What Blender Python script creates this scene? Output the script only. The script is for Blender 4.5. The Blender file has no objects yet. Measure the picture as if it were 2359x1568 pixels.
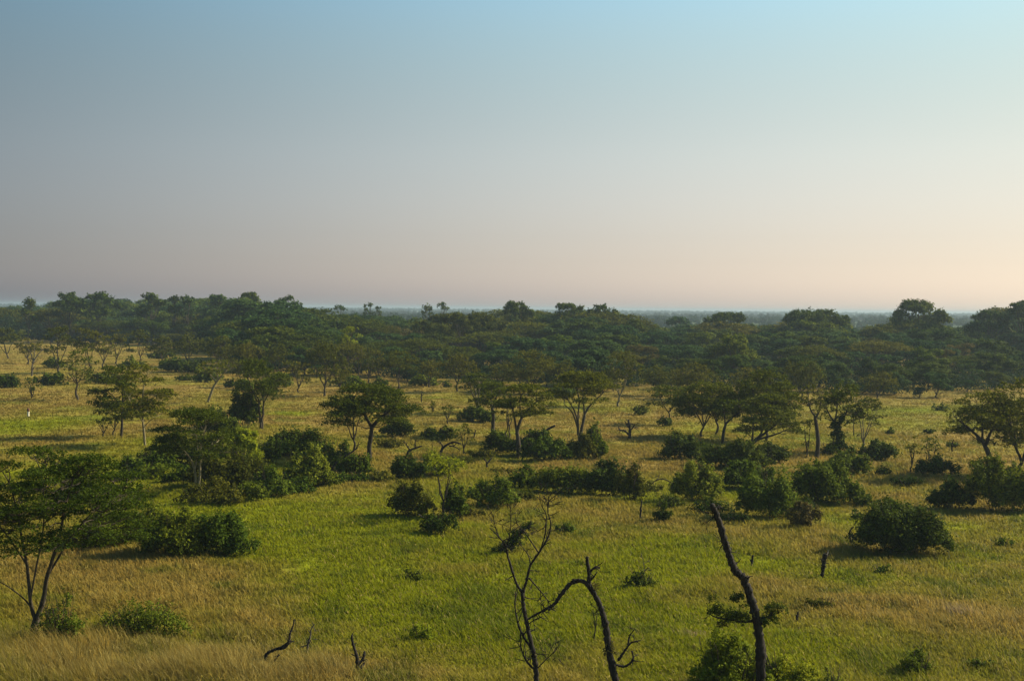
import bpy, math, random
import numpy as np
from mathutils import Matrix, Vector

sc = bpy.context.scene
COL = sc.collection
rng = np.random.default_rng(7)
R = math.radians

# ------------------------------------------------------------------ camera
EYE = 18.0                      # the photographer stands on a rise above the plain
F = 2846.0                      # focal length in the pixels of a 2358 px wide view
CX, CY = 1179.0, 784.0
PITCH = R(1.47)
ROLL = R(0.54)
cam_d = bpy.data.cameras.new('camera')
cam = bpy.data.objects.new('camera', cam_d)
COL.objects.link(cam)
fw = Vector((0, math.cos(PITCH), -math.sin(PITCH)))
r0 = Vector((1, 0, 0)); u0 = Vector((0, math.sin(PITCH), math.cos(PITCH)))
rt = r0 * math.cos(ROLL) + u0 * math.sin(ROLL)
up = -r0 * math.sin(ROLL) + u0 * math.cos(ROLL)
cam.matrix_world = Matrix(((rt.x, up.x, -fw.x, 0), (rt.y, up.y, -fw.y, 0), (rt.z, up.z, -fw.z, EYE), (0, 0, 0, 1)))
cam_d.sensor_fit = 'HORIZONTAL'
cam_d.angle_x = 2 * math.atan(CX / F)
cam_d.clip_start = 0.05
cam_d.clip_end = 60000
sc.camera = cam

# ------------------------------------------------------------------ light
SUN_EL, SUN_AZ = R(33), R(70)   # azimuth clockwise from the view direction (+Y)
sun_d = bpy.data.lights.new('sun', 'SUN')
sun_d.energy = 5.0
sun_d.angle = R(0.9)
sun_d.color = (1.0, 0.86, 0.64)
sun = bpy.data.objects.new('sun', sun_d)
COL.objects.link(sun)
sdir = Vector((math.sin(SUN_AZ) * math.cos(SUN_EL), math.cos(SUN_AZ) * math.cos(SUN_EL), math.sin(SUN_EL)))
sun.rotation_euler = sdir.to_track_quat('Z', 'Y').to_euler()
sun.location = (200, 100, 300)

SKY_K = [(0.9205, 0.9063, 1.0815), (0.1771, 0.1821, 0.1412), (-0.3362, -0.2941, -0.2656), (-2.1370, -2.9251, -3.8339), (2.6357, 3.9598, 4.0986), (-1.2412, -1.4327, -0.8608)]       # log gain per channel: 1, x, x^2, z, z^2, z^3 with x = east, z = up (scaled)
LOW_P = [0, .0625, .097, .14, .198, .255, .312, .43, .83, 1]         # evens out the belt of haze over the horizon
LOW_G = [.08, -.03, -.11, -.19, -.22, -.185, -.14, -.06, -.01, 0]
def sky_stops(fn, n=30):
    return [(i / (n - 1), tuple(math.exp(v) for v in fn(i / (n - 1)))) for i in range(n)]
SKY_SIDE = sky_stops(lambda p: [SKY_K[0][c] + SKY_K[1][c] * (2 * p - 1) + SKY_K[2][c] * (2 * p - 1) ** 2 for c in range(3)])
SKY_TINT = sky_stops(lambda p: [SKY_K[3][c] * p + SKY_K[4][c] * p ** 2 + SKY_K[5][c] * p ** 3 + float(np.interp(p, LOW_P, LOW_G)) for c in range(3)])
world = bpy.data.worlds.new('World')
sc.world = world
world.use_nodes = True
nt = world.node_tree
nt.nodes.clear()
wo = nt.nodes.new('ShaderNodeOutputWorld')
bg = nt.nodes.new('ShaderNodeBackground')
sky = nt.nodes.new('ShaderNodeTexSky')
sky.sky_type = 'NISHITA'
sky.sun_disc = False
sky.sun_elevation = SUN_EL
sky.sun_rotation = SUN_AZ
sky.altitude = 900
sky.air_density = 1.0
sky.dust_density = 5.0
sky.ozone_density = 1.0
bg.inputs['Strength'].default_value = 0.065
# the hazy air of the photograph: brighter and warmer towards the sun and the horizon, by direction in the sky
tcw = nt.nodes.new('ShaderNodeTexCoord'); sx = nt.nodes.new('ShaderNodeSeparateXYZ')
nt.links.new(tcw.outputs['Generated'], sx.inputs[0])
def sky_ramp(sock, lo, hi, stops):
    mr = nt.nodes.new('ShaderNodeMapRange'); mr.inputs[1].default_value = lo; mr.inputs[2].default_value = hi
    nt.links.new(sock, mr.inputs[0])
    rp = nt.nodes.new('ShaderNodeValToRGB'); rp.color_ramp.interpolation = 'LINEAR'
    el = rp.color_ramp.elements
    while len(el) < len(stops): el.new(.5)
    for e, (p, c) in zip(el, stops):
        e.position = p; e.color = (*[v * .25 for v in c], 1)
    nt.links.new(mr.outputs[0], rp.inputs[0])
    return rp.outputs[0]
def sky_mul(a, b):
    m = nt.nodes.new('ShaderNodeVectorMath'); m.operation = 'MULTIPLY'
    nt.links.new(a, m.inputs[0]); nt.links.new(b, m.inputs[1]); return m.outputs[0]
side = sky_ramp(sx.outputs['X'], -.42, .42, SKY_SIDE)
tint = sky_ramp(sx.outputs['Z'], 0, .28, SKY_TINT)
mm = sky_mul(sky_mul(sky.outputs[0], side), tint)
sc4 = nt.nodes.new('ShaderNodeVectorMath'); sc4.operation = 'SCALE'; sc4.inputs['Scale'].default_value = 16.0
nt.links.new(mm, sc4.inputs[0])
nt.links.new(sc4.outputs[0], bg.inputs['Color'])
nt.links.new(bg.outputs[0], wo.inputs['Surface'])

sc.view_settings.view_transform = 'Standard'
sc.view_settings.look = 'None'
sc.view_settings.exposure = 0.88
sc.view_settings.gamma = 1.0
sc.render.engine = 'CYCLES'
sc.cycles.use_denoising = True
sc.cycles.max_bounces = 6
sc.cycles.diffuse_bounces = 2
sc.cycles.glossy_bounces = 1
sc.cycles.transmission_bounces = 3
sc.cycles.transparent_max_bounces = 4
sc.cycles.volume_bounces = 0

# ------------------------------------------------------------------ helpers
def hash2(ix, iy, seed):
    h = (ix.astype(np.int64) * 374761393 + iy.astype(np.int64) * 668265263 + seed * 974634531) & 0x7fffffff
    h = ((h ^ (h >> 13)) * 1274126177) & 0x7fffffff
    h = h ^ (h >> 16)
    return (h & 0xffff) / 65535.0

def vnoise(x, y, seed):
    ix, iy = np.floor(x), np.floor(y)
    fx, fy = x - ix, y - iy
    fx = fx * fx * (3 - 2 * fx); fy = fy * fy * (3 - 2 * fy)
    a = hash2(ix, iy, seed); b = hash2(ix + 1, iy, seed)
    c = hash2(ix, iy + 1, seed); d = hash2(ix + 1, iy + 1, seed)
    return (a * (1 - fx) + b * fx) * (1 - fy) + (c * (1 - fx) + d * fx) * fy

def fbm(x, y, scale, seed, octs=4):
    s, amp, tot = 0.0, 1.0, 0.0
    for k in range(octs):
        s = s + amp * (vnoise(x / scale * 2 ** k + 17.3 * k, y / scale * 2 ** k - 9.1 * k, seed + k) - .5)
        tot += amp; amp *= .5
    return s / tot * 2            # about -1..1

def sstep(a, b, x):
    t = np.clip((x - a) / (b - a), 0, 1)
    return t * t * (3 - 2 * t)

def gz(x, y):
    """height of the terrain"""
    x = np.asarray(x, float); y = np.asarray(y, float)
    d = np.hypot(x, y)
    hill = np.maximum(0, 16.3 - 0.40 * np.maximum(d - 1.2, 0))
    und = (0.35 * fbm(x, y, 45, 3, 3) + 0.20 * fbm(x, y, 5, 9, 3)) * sstep(38, 60, d) * (1 - sstep(700, 1200, d))
    far = sstep(900, 2500, d) * (3.0 * fbm(x, y, 900, 21, 3))
    ridge = sstep(3800, 5600, d) * (7 + 4 * fbm(x, y, 1300, 31, 3) + 3 * sstep(-200, -2400, x))
    return hill + und + far + ridge

def ray(X, Y):
    return fw + rt * ((X - CX) / F) + up * ((CY - Y) / F)

def at(X, Y):
    """the ground point seen at view pixel X, Y"""
    d = ray(X, Y)
    z = 0.0
    for _ in range(12):
        t = (z - EYE) / d.z
        p = d * t
        z = float(gz(p.x, p.y))
    return Vector((p.x, p.y, z))

def pt(X, Y, depth):
    """the point seen at view pixel X, Y on the upright plane at that depth"""
    d = ray(X, Y)
    t = depth / d.y
    return Vector((d.x * t, depth, EYE + d.z * t))

def mesh_np(name, V, F_blocks, mat, attrs=None, smooth=False):
    """V (n,3); F_blocks: list of (m,k) int arrays"""
    V = np.ascontiguousarray(V, dtype=np.float32)
    me = bpy.data.meshes.new(name)
    me.vertices.add(len(V)); me.vertices.foreach_set('co', V.ravel())
    loops = np.concatenate([f.ravel() for f in F_blocks]).astype(np.int32)
    cnt = np.concatenate([np.full(len(f), f.shape[1]) for f in F_blocks]).astype(np.int32)
    st = np.concatenate([[0], np.cumsum(cnt)[:-1]]).astype(np.int32)
    me.loops.add(len(loops)); me.loops.foreach_set('vertex_index', loops)
    me.polygons.add(len(cnt)); me.polygons.foreach_set('loop_start', st); me.polygons.foreach_set('loop_total', cnt)
    if smooth:
        me.polygons.foreach_set('use_smooth', np.ones(len(cnt), dtype=bool))
    if attrs:
        for an, arr in attrs.items():
            a = me.attributes.new(an, 'FLOAT_COLOR', 'POINT')
            c = np.ones((len(V), 4), dtype=np.float32); c[:, :3] = arr
            a.data.foreach_set('color', c.ravel())
    me.update(calc_edges=True)
    me.materials.append(mat)
    return me

def link(name, me, parent=None, loc=None):
    o = bpy.data.objects.new(name, me)
    COL.objects.link(o)
    if parent is not None: o.parent = parent
    if loc is not None: o.location = loc
    return o

def tag(o, label=None, cat=None, group=None, kind=None):
    if label: o['label'] = label
    if cat: o['category'] = cat
    if group: o['group'] = group
    if kind: o['kind'] = kind
    return o

def empty(name, loc):
    o = bpy.data.objects.new(name, None)
    o.empty_display_size = 0.5
    COL.objects.link(o); o.location = loc
    return o

# ------------------------------------------------------------------ materials
def mat_leaf(name, a, b, trans=0.36, rough=0.7):
    m = bpy.data.materials.new(name); m.use_nodes = True
    t = m.node_tree; t.nodes.clear()
    out = t.nodes.new('ShaderNodeOutputMaterial')
    geo = t.nodes.new('ShaderNodeNewGeometry'); inf = t.nodes.new('ShaderNodeObjectInfo')
    mx = t.nodes.new('ShaderNodeMix'); mx.data_type = 'RGBA'
    mx.inputs[6].default_value = (*a, 1); mx.inputs[7].default_value = (*b, 1)
    t.links.new(geo.outputs['Random Per Island'], mx.inputs[0])
    hs = t.nodes.new('ShaderNodeHueSaturation')
    mr = t.nodes.new('ShaderNodeMapRange'); mr.inputs[3].default_value = .475; mr.inputs[4].default_value = .515
    t.links.new(inf.outputs['Random'], mr.inputs[0]); t.links.new(mr.outputs[0], hs.inputs['Hue'])
    mv = t.nodes.new('ShaderNodeMapRange'); mv.inputs[3].default_value = 1.25; mv.inputs[4].default_value = .8
    t.links.new(inf.outputs['Random'], mv.inputs[0]); t.links.new(mv.outputs[0], hs.inputs['Value'])
    t.links.new(mx.outputs[2], hs.inputs['Color'])
    p = t.nodes.new('ShaderNodeBsdfPrincipled'); p.inputs['Roughness'].default_value = rough
    p.inputs['Specular IOR Level'].default_value = .04
    tr = t.nodes.new('ShaderNodeBsdfTranslucent')
    t.links.new(hs.outputs[0], p.inputs['Base Color']); t.links.new(hs.outputs[0], tr.inputs['Color'])
    ms = t.nodes.new('ShaderNodeMixShader'); ms.inputs[0].default_value = trans
    t.links.new(p.outputs[0], ms.inputs[1]); t.links.new(tr.outputs[0], ms.inputs[2])
    t.links.new(ms.outputs[0], out.inputs['Surface'])
    return m

def mat_bark(name, a, b, scale=3.0):
    m = bpy.data.materials.new(name); m.use_nodes = True
    t = m.node_tree; p = t.nodes['Principled BSDF']
    tc = t.nodes.new('ShaderNodeTexCoord')
    mp = t.nodes.new('ShaderNodeMapping'); mp.inputs['Scale'].default_value = (1, 1, .25)
    n = t.nodes.new('ShaderNodeTexNoise'); n.inputs['Scale'].default_value = scale * 3; n.inputs['Detail'].default_value = 6
    t.links.new(tc.outputs['Object'], mp.inputs[0]); t.links.new(mp.outputs[0], n.inputs[0])
    r = t.nodes.new('ShaderNodeValToRGB')
    r.color_ramp.elements[0].position = .38; r.color_ramp.elements[0].color = (*a, 1)
    r.color_ramp.elements[1].position = .62; r.color_ramp.elements[1].color = (*b, 1)
    t.links.new(n.outputs[0], r.inputs[0]); t.links.new(r.outputs[0], p.inputs['Base Color'])
    p.inputs['Roughness'].default_value = .9; p.inputs['Specular IOR Level'].default_value = .2
    bp = t.nodes.new('ShaderNodeBump'); bp.inputs['Strength'].default_value = .7; bp.inputs['Distance'].default_value = .05
    t.links.new(n.outputs[0], bp.inputs['Height']); t.links.new(bp.outputs[0], p.inputs['Normal'])
    return m

def mat_attr(name, trans=0.0, rough=.9, noise=None):
    m = bpy.data.materials.new(name); m.use_nodes = True
    t = m.node_tree; t.nodes.clear()
    out = t.nodes.new('ShaderNodeOutputMaterial')
    at_ = t.nodes.new('ShaderNodeAttribute'); at_.attribute_name = 'Col'
    col = at_.outputs['Color']
    p = t.nodes.new('ShaderNodeBsdfPrincipled'); p.inputs['Roughness'].default_value = rough
    p.inputs['Specular IOR Level'].default_value = .05
    if trans > 0:      # blades stand close: the sward as a whole catches the light like a soft upward-facing nap
        g_ = t.nodes.new('ShaderNodeNewGeometry'); ma = t.nodes.new('ShaderNodeVectorMath'); ma.operation = 'SCALE'; ma.inputs['Scale'].default_value = .28
        ad = t.nodes.new('ShaderNodeVectorMath'); ad.operation = 'ADD'; ad.inputs[1].default_value = (0, 0, 1)
        no = t.nodes.new('ShaderNodeVectorMath'); no.operation = 'NORMALIZE'
        t.links.new(g_.outputs['Normal'], ma.inputs[0]); t.links.new(ma.outputs[0], ad.inputs[0]); t.links.new(ad.outputs[0], no.inputs[0])
        t.links.new(no.outputs[0], p.inputs['Normal'])
    if noise:
        tc = t.nodes.new('ShaderNodeTexCoord')
        n = t.nodes.new('ShaderNodeTexNoise'); n.inputs['Scale'].default_value = noise; n.inputs['Detail'].default_value = 7
        t.links.new(tc.outputs['Object'], n.inputs[0])
        mr = t.nodes.new('ShaderNodeMapRange'); mr.inputs[1].default_value = .3; mr.inputs[2].default_value = .7
        mr.inputs[3].default_value = .6; mr.inputs[4].default_value = 1.3
        t.links.new(n.outputs[0], mr.inputs[0])
        mu = t.nodes.new('ShaderNodeVectorMath'); mu.operation = 'SCALE'
        t.links.new(col, mu.inputs[0]); t.links.new(mr.outputs[0], mu.inputs['Scale'])
        col = mu.outputs[0]
        bp = t.nodes.new('ShaderNodeBump'); bp.inputs['Strength'].default_value = .8; bp.inputs['Distance'].default_value = .25
        t.links.new(n.outputs[0], bp.inputs['Height']); t.links.new(bp.outputs[0], p.inputs['Normal'])
    t.links.new(col, p.inputs['Base Color'])
    if trans > 0:
        tr = t.nodes.new('ShaderNodeBsdfTranslucent'); t.links.new(col, tr.inputs['Color'])
        ms = t.nodes.new('ShaderNodeMixShader'); ms.inputs[0].default_value = trans
        t.links.new(p.outputs[0], ms.inputs[1]); t.links.new(tr.outputs[0], ms.inputs[2])
        t.links.new(ms.outputs[0], out.inputs['Surface'])
    else:
        t.links.new(p.outputs[0], out.inputs['Surface'])
    return m

LEAF = {
    'acacia': mat_leaf('acacia_leaves', (.024, .036, .002), (.110, .124, .006)),
    'olive':  mat_leaf('olive_leaves', (.032, .038, .003), (.120, .120, .008)),
    'dark':   mat_leaf('dark_leaves', (.013, .026, .002), (.078, .108, .006)),
    'bush':   mat_leaf('bush_leaves', (.020, .036, .002), (.120, .160, .008)),
    'bright': mat_leaf('bright_leaves', (.09, .12, .004), (.235, .26, .010)),
    'forest': mat_leaf('forest_leaves', (.007, .020, .006), (.070, .122, .022)),
    'scrub':  mat_leaf('scrub_leaves', (.004, .011, .003), (.022, .040, .007)),  # very dark: shade in the gaps between crowns is put into this colour
    'plain':  mat_leaf('far_plain_leaves', (.020, .034, .012), (.030, .050, .016)),
    'leafy':  mat_leaf('fresh_leaves', (.035, .055, .004), (.165, .205, .014)),
    'dry':    mat_leaf('dry_leaves', (.05, .048, .012), (.125, .108, .022)),
}
BARK = {
    'dark': mat_bark('dark_bark', (.010, .008, .005), (.030, .023, .015)),
    'mid':  mat_bark('brown_bark', (.022, .017, .010), (.060, .046, .028)),
    'pale': mat_bark('pale_bark', (.085, .070, .034), (.19, .16, .085)),
    'dead': mat_bark('dead_wood', (.005, .004, .003), (.026, .020, .014)),
    'twig': mat_bark('bleached_wood', (.035, .028, .020), (.10, .085, .065)),
}

# ------------------------------------------------------------------ foliage and wood
class Wood:
    """collects tapered, slightly crooked tubes for one mesh"""
    def __init__(s, sides=6): s.V = []; s.F = []; s.n = 0; s.sides = sides
    def tube(s, P, rad, sides=None, rough=.0, cap=True):
        k = sides or s.sides
        P = np.asarray(P, float); m = len(P)
        if np.isscalar(rad): rad = np.full(m, rad)
        rad = np.asarray(rad, float)
        T = np.gradient(P, axis=0); T /= (np.linalg.norm(T, axis=1, keepdims=True) + 1e-9)
        ref = np.array([0.31, .95, .05]); 
        A = np.cross(T, ref); A /= (np.linalg.norm(A, axis=1, keepdims=True) + 1e-9)
        B = np.cross(T, A)
        an = np.arange(k) / k * 2 * np.pi
        rr = rad[:, None] * (1 + rough * (rng.random((m, k)) - .5) * 2)
        ring = P[:, None, :] + rr[..., None] * (np.cos(an)[None, :, None] * A[:, None, :] + np.sin(an)[None, :, None] * B[:, None, :])
        s.V.append(ring.reshape(-1, 3))
        i = np.arange(m - 1)[:, None] * k; j = np.arange(k)[None, :]
        q = np.stack([i + j, i + (j + 1) % k, i + k + (j + 1) % k, i + k + j], -1).reshape(-1, 4) + s.n
        s.F.append(q); s.n += m * k
        if cap:
            s.V.append(P[-1:] + T[-1:] * rad[-1] * .6)
            b = s.n - k
            c = np.array([[b + a, b + (a + 1) % k, s.n] for a in range(k)])
            s.F.append(c); s.n += 1
    def build(s, name, mat, parent):
        V = np.concatenate(s.V)
        q = [f for f in s.F if f.shape[1] == 4]; t = [f for f in s.F if f.shape[1] == 3]
        bl = [np.concatenate(q)] + ([np.concatenate(t)] if t else [])
        return link(name, mesh_np(name, V, bl, mat, smooth=True), parent)

def curve(a, b, bow=(0, 0, 0), n=5, jit=0.0):
    a = np.asarray(a, float); b = np.asarray(b, float)
    t = np.linspace(0, 1, n)[:, None]
    m = (a + b) / 2 + np.asarray(bow, float)
    P = (1 - t) ** 2 * a + 2 * t * (1 - t) * m + t ** 2 * b
    if jit:
        J = rng.normal(0, jit, P.shape); J[0] = 0; J[-1] = 0
        P = P + J
    return P

def catmull(P, n=4):
    P = np.asarray(P, float)
    if len(P) < 3: return P
    Q = np.vstack([2 * P[0] - P[1], P, 2 * P[-1] - P[-2]])
    out = []
    for i in range(1, len(Q) - 2):
        for t in np.linspace(0, 1, n, endpoint=False):
            p0, p1, p2, p3 = Q[i - 1], Q[i], Q[i + 1], Q[i + 2]
            out.append(.5 * ((2 * p1) + (-p0 + p2) * t + (2 * p0 - 5 * p1 + 4 * p2 - p3) * t * t + (-p0 + 3 * p1 - 3 * p2 + p3) * t ** 3))
    out.append(P[-1])
    return np.array(out)

def leaf_geo(C, size, flat=0.0, out=None, bias=1.0):
    """diamond leaves at centres C; flat 0..1 turns them towards the horizontal"""
    n = len(C)
    N = rng.normal(size=(n, 3)); N[:, 2] += flat * 2.2 * np.sign(rng.random(n) - .05)
    if out is not None: N = N * .50 + out * bias
    N /= np.linalg.norm(N, axis=1, keepdims=True)
    r = rng.normal(size=(n, 3))
    A = np.cross(N, r); A /= (np.linalg.norm(A, axis=1, keepdims=True) + 1e-9)
    B = np.cross(N, A)
    s = size * rng.uniform(.65, 1.35, n)[:, None]
    V = np.stack([C + A * s * .62, C + B * s * .36, C - A * s * .62, C - B * s * .36], 1).reshape(-1, 3)
    return V, np.arange(4 * n).reshape(-1, 4)

def sprigs(O, D, per, length, jit):
    """leaf centres strung along short twigs"""
    n = len(O)
    t = rng.random((n, per)) * length * rng.uniform(.6, 1.4, (n, 1))
    C = O[:, None, :] + D[:, None, :] * t[..., None] + rng.normal(0, jit, (n, per, 3))
    return C.reshape(-1, 3)

def unit(n):
    v = rng.normal(size=(n, 3)); return v / np.linalg.norm(v, axis=1, keepdims=True)

def foliage_lumps(lumps, ls, cover=4.0, flat=.2, zmin=None, hollow=.4, spike=1.0, sub=11, loose=1.0):
    """lumps: (centre, radii).  Each lump is a bunch of leafy boughs that stand proud of it, with gaps between."""
    C, O_ = [], []
    for c, r in lumps:
        c = np.asarray(c, float); r = np.asarray(r, float)
        area = math.pi * (r[0] + r[1]) / 2 * r[2] * 1.5
        n = max(24, int(cover * area / (.45 * ls * ls)))
        per = 6
        m = max(6, n // per)
        su = unit(sub); su[:, 2] = np.where(su[:, 2] < -.25, -su[:, 2], su[:, 2])
        sr = r * rng.uniform(.20, .46, (sub, 1)); sc_ = c + su * r * rng.uniform(.40, loose, (sub, 1))
        k = rng.integers(0, sub, m)
        u = unit(m) + su[k] * .35; u[:, 2] += .15; u /= np.linalg.norm(u, axis=1, keepdims=True)
        q = .35 + .65 * rng.random(m) ** .5
        O = sc_[k] + u * q[:, None] * sr[k]
        d = u * .9 + rng.normal(0, .40, (m, 3)) + np.array([0, 0, .30])
        d /= np.linalg.norm(d, axis=1, keepdims=True)
        ln = spike * min(r) * .20 * np.where(rng.random(m) < .16, 3.0, 1.0) + ls
        t = rng.random((m, per)) * ln[:, None]
        P = O[:, None, :] + d[:, None, :] * t[..., None] + rng.normal(0, ls * .38, (m, per, 3))
        C.append(P.reshape(-1, 3)); O_.append(np.repeat(u + np.array([0, 0, .25]), per, 0))
    C = np.concatenate(C); O_ = np.concatenate(O_)
    if zmin is not None: k = C[:, 2] > zmin; C, O_ = C[k], O_[k]
    return leaf_geo(C, ls, flat * .5, O_, 1.0)

def pads_foliage(pads, ls, cover):
    C = []
    for c, pr, th in pads:
        n = int(cover * math.pi * pr * pr * .42 / (.45 * ls * ls))
        per = 8; m = max(4, n // per)
        a = rng.random(m) * 2 * np.pi; q = np.sqrt(rng.random(m))
        q = q * (1 + .25 * np.sin(a * 3 + rng.random() * 6) * rng.random())
        O = np.stack([np.cos(a) * q * pr, np.sin(a) * q * pr, (1 - q * q) * th * .9 + rng.normal(0, th * .28, m)], 1) + c
        d = np.stack([np.cos(a) + rng.normal(0, .5, m), np.sin(a) + rng.normal(0, .5, m), rng.normal(.12, .28, m)], 1)
        d /= np.linalg.norm(d, axis=1, keepdims=True)
        C.append(sprigs(O, d, per, pr * .30 + ls, ls * .42))
    return leaf_geo(np.concatenate(C), ls, .55)

GROUPS = {'acacia': 'acacia trees standing on the open meadow', 'bush': 'bushes scattered over the meadow',
          'dead': 'dead trees and stumps in the grass', 'tall': 'tall trees rising along the edge of the wood'}

def acacia(x, yb, yt, x0, x1, yc, label, ls_k=1.0, tone='acacia', bark='mid', stems=1, fork=.45, npads=22, cover=3.6, limbs=None, ivy=None,
           tiers=.4, dome=.75, name='acacia_tree', trunk_w=None, clumpy=False, cat='tree', gap=1.0):
    """yb base, yt top, x0..x1 crown, yc bottom of the crown, all as seen in the photograph"""
    b = at(x, yb); dep = b.y
    root = empty(name, b)
    tag(root, label, cat, GROUPS['acacia'])
    L = lambda X, Y: np.array(pt(X, Y, dep) - b)
    top, c0, c1 = L((x0 + x1) / 2, yt), L(x0, yc), L(x1, yc)
    h, zc = top[2], (c0[2] + c1[2]) / 2
    Rr = (c1[0] - c0[0]) / 2 * 1.06; cx = (c0[0] + c1[0]) / 2
    dist = math.hypot(b.x, b.y); ls = max(.09, .00125 * dist) * ls_k
    w = Wood()
    r_t = trunk_w or max(.00055 * dist, h * .019)
    nodes = []
    # pads
    pads = []
    gold = 2.39996
    for i in range(npads):
        q = math.sqrt((i + .5) / npads) * .86; a = i * gold + rng.random() * .7
        pr = Rr * rng.uniform(.20, .36) * (1.15 if q < .4 else .95) * min(1.0, math.sqrt(26 / npads))
        zt = h - (h - zc) * dome * q ** 2.2
        if rng.random() < (tiers + .15 if clumpy else tiers): zt = zc + (zt - zc) * rng.uniform(.12, .72)
        else: zt = zt - rng.uniform(0, .10 if ls_k == 1.0 else .30) * (h - zc)
        th = pr * (rng.uniform(.45, .9) if clumpy else rng.uniform(.20, .34))
        pads.append((np.array([cx + q * Rr * math.cos(a), q * Rr * math.sin(a), zt - th]), pr, th))
    if limbs is None:
        limbs = []
        zf = zc * fork
        nl = 5
        for sidx in range(stems):
            off = np.array([(sidx - (stems - 1) / 2) * Rr * .10, rng.normal(0, .3) * (stems > 1), 0])
            fk = np.array([cx * .35 + off[0] * 1.7, off[1], zf * rng.uniform(.85, 1.15)])
            base = off * .45
            base[2] = -.15
            P = curve(base, fk, (rng.normal(0, .05) * h, 0, 0), 6, h * .008)
            w.tube(P, np.linspace(r_t * 1.25, r_t * .8, 6) / math.sqrt(stems) ** .7, 7, .10, cap=False)
            for j in range(max(3, nl - stems)):
                a = (j + rng.random() * .6) / max(3, nl - stems) * 2 * math.pi + sidx
                q = rng.uniform(.35, .62)
                e = np.array([cx + q * Rr * math.cos(a) + off[0], q * Rr * math.sin(a), zc + (h - zc) * rng.uniform(.28, .6)])
                P = curve(fk, e, (0.10 * (e[0] - fk[0]), .1 * (e[1] - fk[1]), (-.06 + .1 * rng.random()) * h), 8, h * .007)
                w.tube(P, np.linspace(r_t * .66, r_t * .25, 8) / math.sqrt(stems) ** .7, 6, .08)
                nodes += [(p, r_t * .3) for p in P[3:]]
    else:
        for li, (px, ra, rb) in enumerate(limbs):
            sgn = rng.uniform(-1, 1)
            P = []
            for i, (X, Y) in enumerate(px):
                d = 0 if li == 0 and i < 2 else sgn * i * .12
                v = np.array(pt(X, Y, dep) - b); v[1] += d * (1 if yb > 1300 else 1.6); P.append(v)
            if li == 0: P[0][2] -= .15
            P = catmull(P, 4)
            w.tube(P, np.linspace(ra, rb, len(P)), 7, .10)
            if ra > .03: nodes += [(p, max(rb, .02)) for p in P[len(P) // 2:]]
    NP = np.array([n[0] for n in nodes])
    for c, pr, th in pads:
        dd = np.linalg.norm((NP - c) * np.array([1, 1, 1.3]), axis=1) + 3 * np.maximum(0, NP[:, 2] - c[2] + .1)
        k = int(np.argmin(dd)); a = NP[k]
        P = curve(a, c, (0, 0, .12 * (c[2] - a[2]) - .05 * np.linalg.norm(c - a)), 6, .01 * h)
        w.tube(P, np.linspace(min(nodes[k][1], r_t * .32), r_t * .07, 6), 5)
        for _ in range(5):
            e = c + np.array([rng.normal(0, .55), rng.normal(0, .55), rng.uniform(-.1, .3)]) * pr
            w.tube(curve(P[3], e, (0, 0, -.06 * pr), 4), np.linspace(r_t * .10, r_t * .03, 4), 4)
    w.build('trunk', BARK[bark], root)
    if ivy:
        lm = []
        for X, Y, rx, ry in ivy:
            c = np.array(pt(X, Y, dep) - b); m_ = dep / F; lm.append((c, np.array([rx * m_, rx * m_, ry * m_])))
        V, Fq = foliage_lumps(lm, ls, 4, .2, zmin=0)
        link('creeper', mesh_np('creeper', V, [Fq], LEAF['dark']), root)
    V, Fq = pads_foliage(pads, ls, cover * gap * .86)
    link('crown', mesh_np('crown', V, [Fq], LEAF[tone]), root)
    return root

def bush(x, yb, yt, x0, x1, label, tone='bush', cover=3.5, nl=10, name='bush', flat=.15, spike=1.35, stalks=9, cat='bush', group='bush', ls_k=1.0, deep=.75, dome=False):
    b = at(x, yb); dep = b.y
    root = empty(name, b)
    tag(root, label, cat, GROUPS.get(group, group))
    L = lambda X, Y: np.array(pt(X, Y, dep) - b)
    h = L((x0 + x1) / 2, yt)[2]; a0, a1 = L(x0, yb)[0], L(x1, yb)[0]
    W = (a1 - a0) / 2; cx = (a0 + a1) / 2
    dist = math.hypot(b.x, b.y); ls = max(.10, .0016 * dist) * ls_k
    lumps = []
    D = max(W * deep, h * .4)
    for i in range(nl):
        t = (i + rng.uniform(.1, .9)) / nl * 2 - 1
        px = cx + W * t * .86
        py = D * (.30 + rng.uniform(-.7, .7)) * math.sqrt(max(.1, 1 - t * t))
        hh = h * (1 - .45 * abs(t) ** 2.5) * rng.choice([.55, .7, .85, 1.0, 1.06])
        if dome: hh = h * math.sqrt(max(.1, 1 - .80 * t * t)) * rng.uniform(.88, 1.03)
        rw = min(W * rng.uniform(.16, .32), hh * .85) + .05 * W
        lumps.append((np.array([px, py, hh * .52]), np.array([rw, rw * deep, hh * .48])))
    for i in range(3):                                # skirts in the grass
        lumps.append((np.array([cx + W * rng.uniform(-.55, .55), D * rng.uniform(-.1, .4), h * .22]), np.array([W * .42, D * .5, h * .26])))
    V, Fq = foliage_lumps(lumps, ls, cover, flat, zmin=.02, spike=spike)
    w = Wood(4)
    for i in range(stalks):
        e = np.array([cx + rng.uniform(-.8, .8) * W, D * rng.uniform(-.5, .6), h * rng.uniform(.75, 1.12)])
        s_ = np.array([e[0] * .45 + cx * .55, e[1] * .4, -.05])
        w.tube(curve(s_, e, (rng.normal(0, .1) * W, 0, .1 * h), 6, .012 * h), np.linspace(max(.02, .0002 * dist), .006 + .00006 * dist, 6), 4)
    w.build('stem', BARK['mid'], root)
    link('foliage', mesh_np('foliage', V, [Fq], LEAF[tone]), root)
    return root

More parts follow.
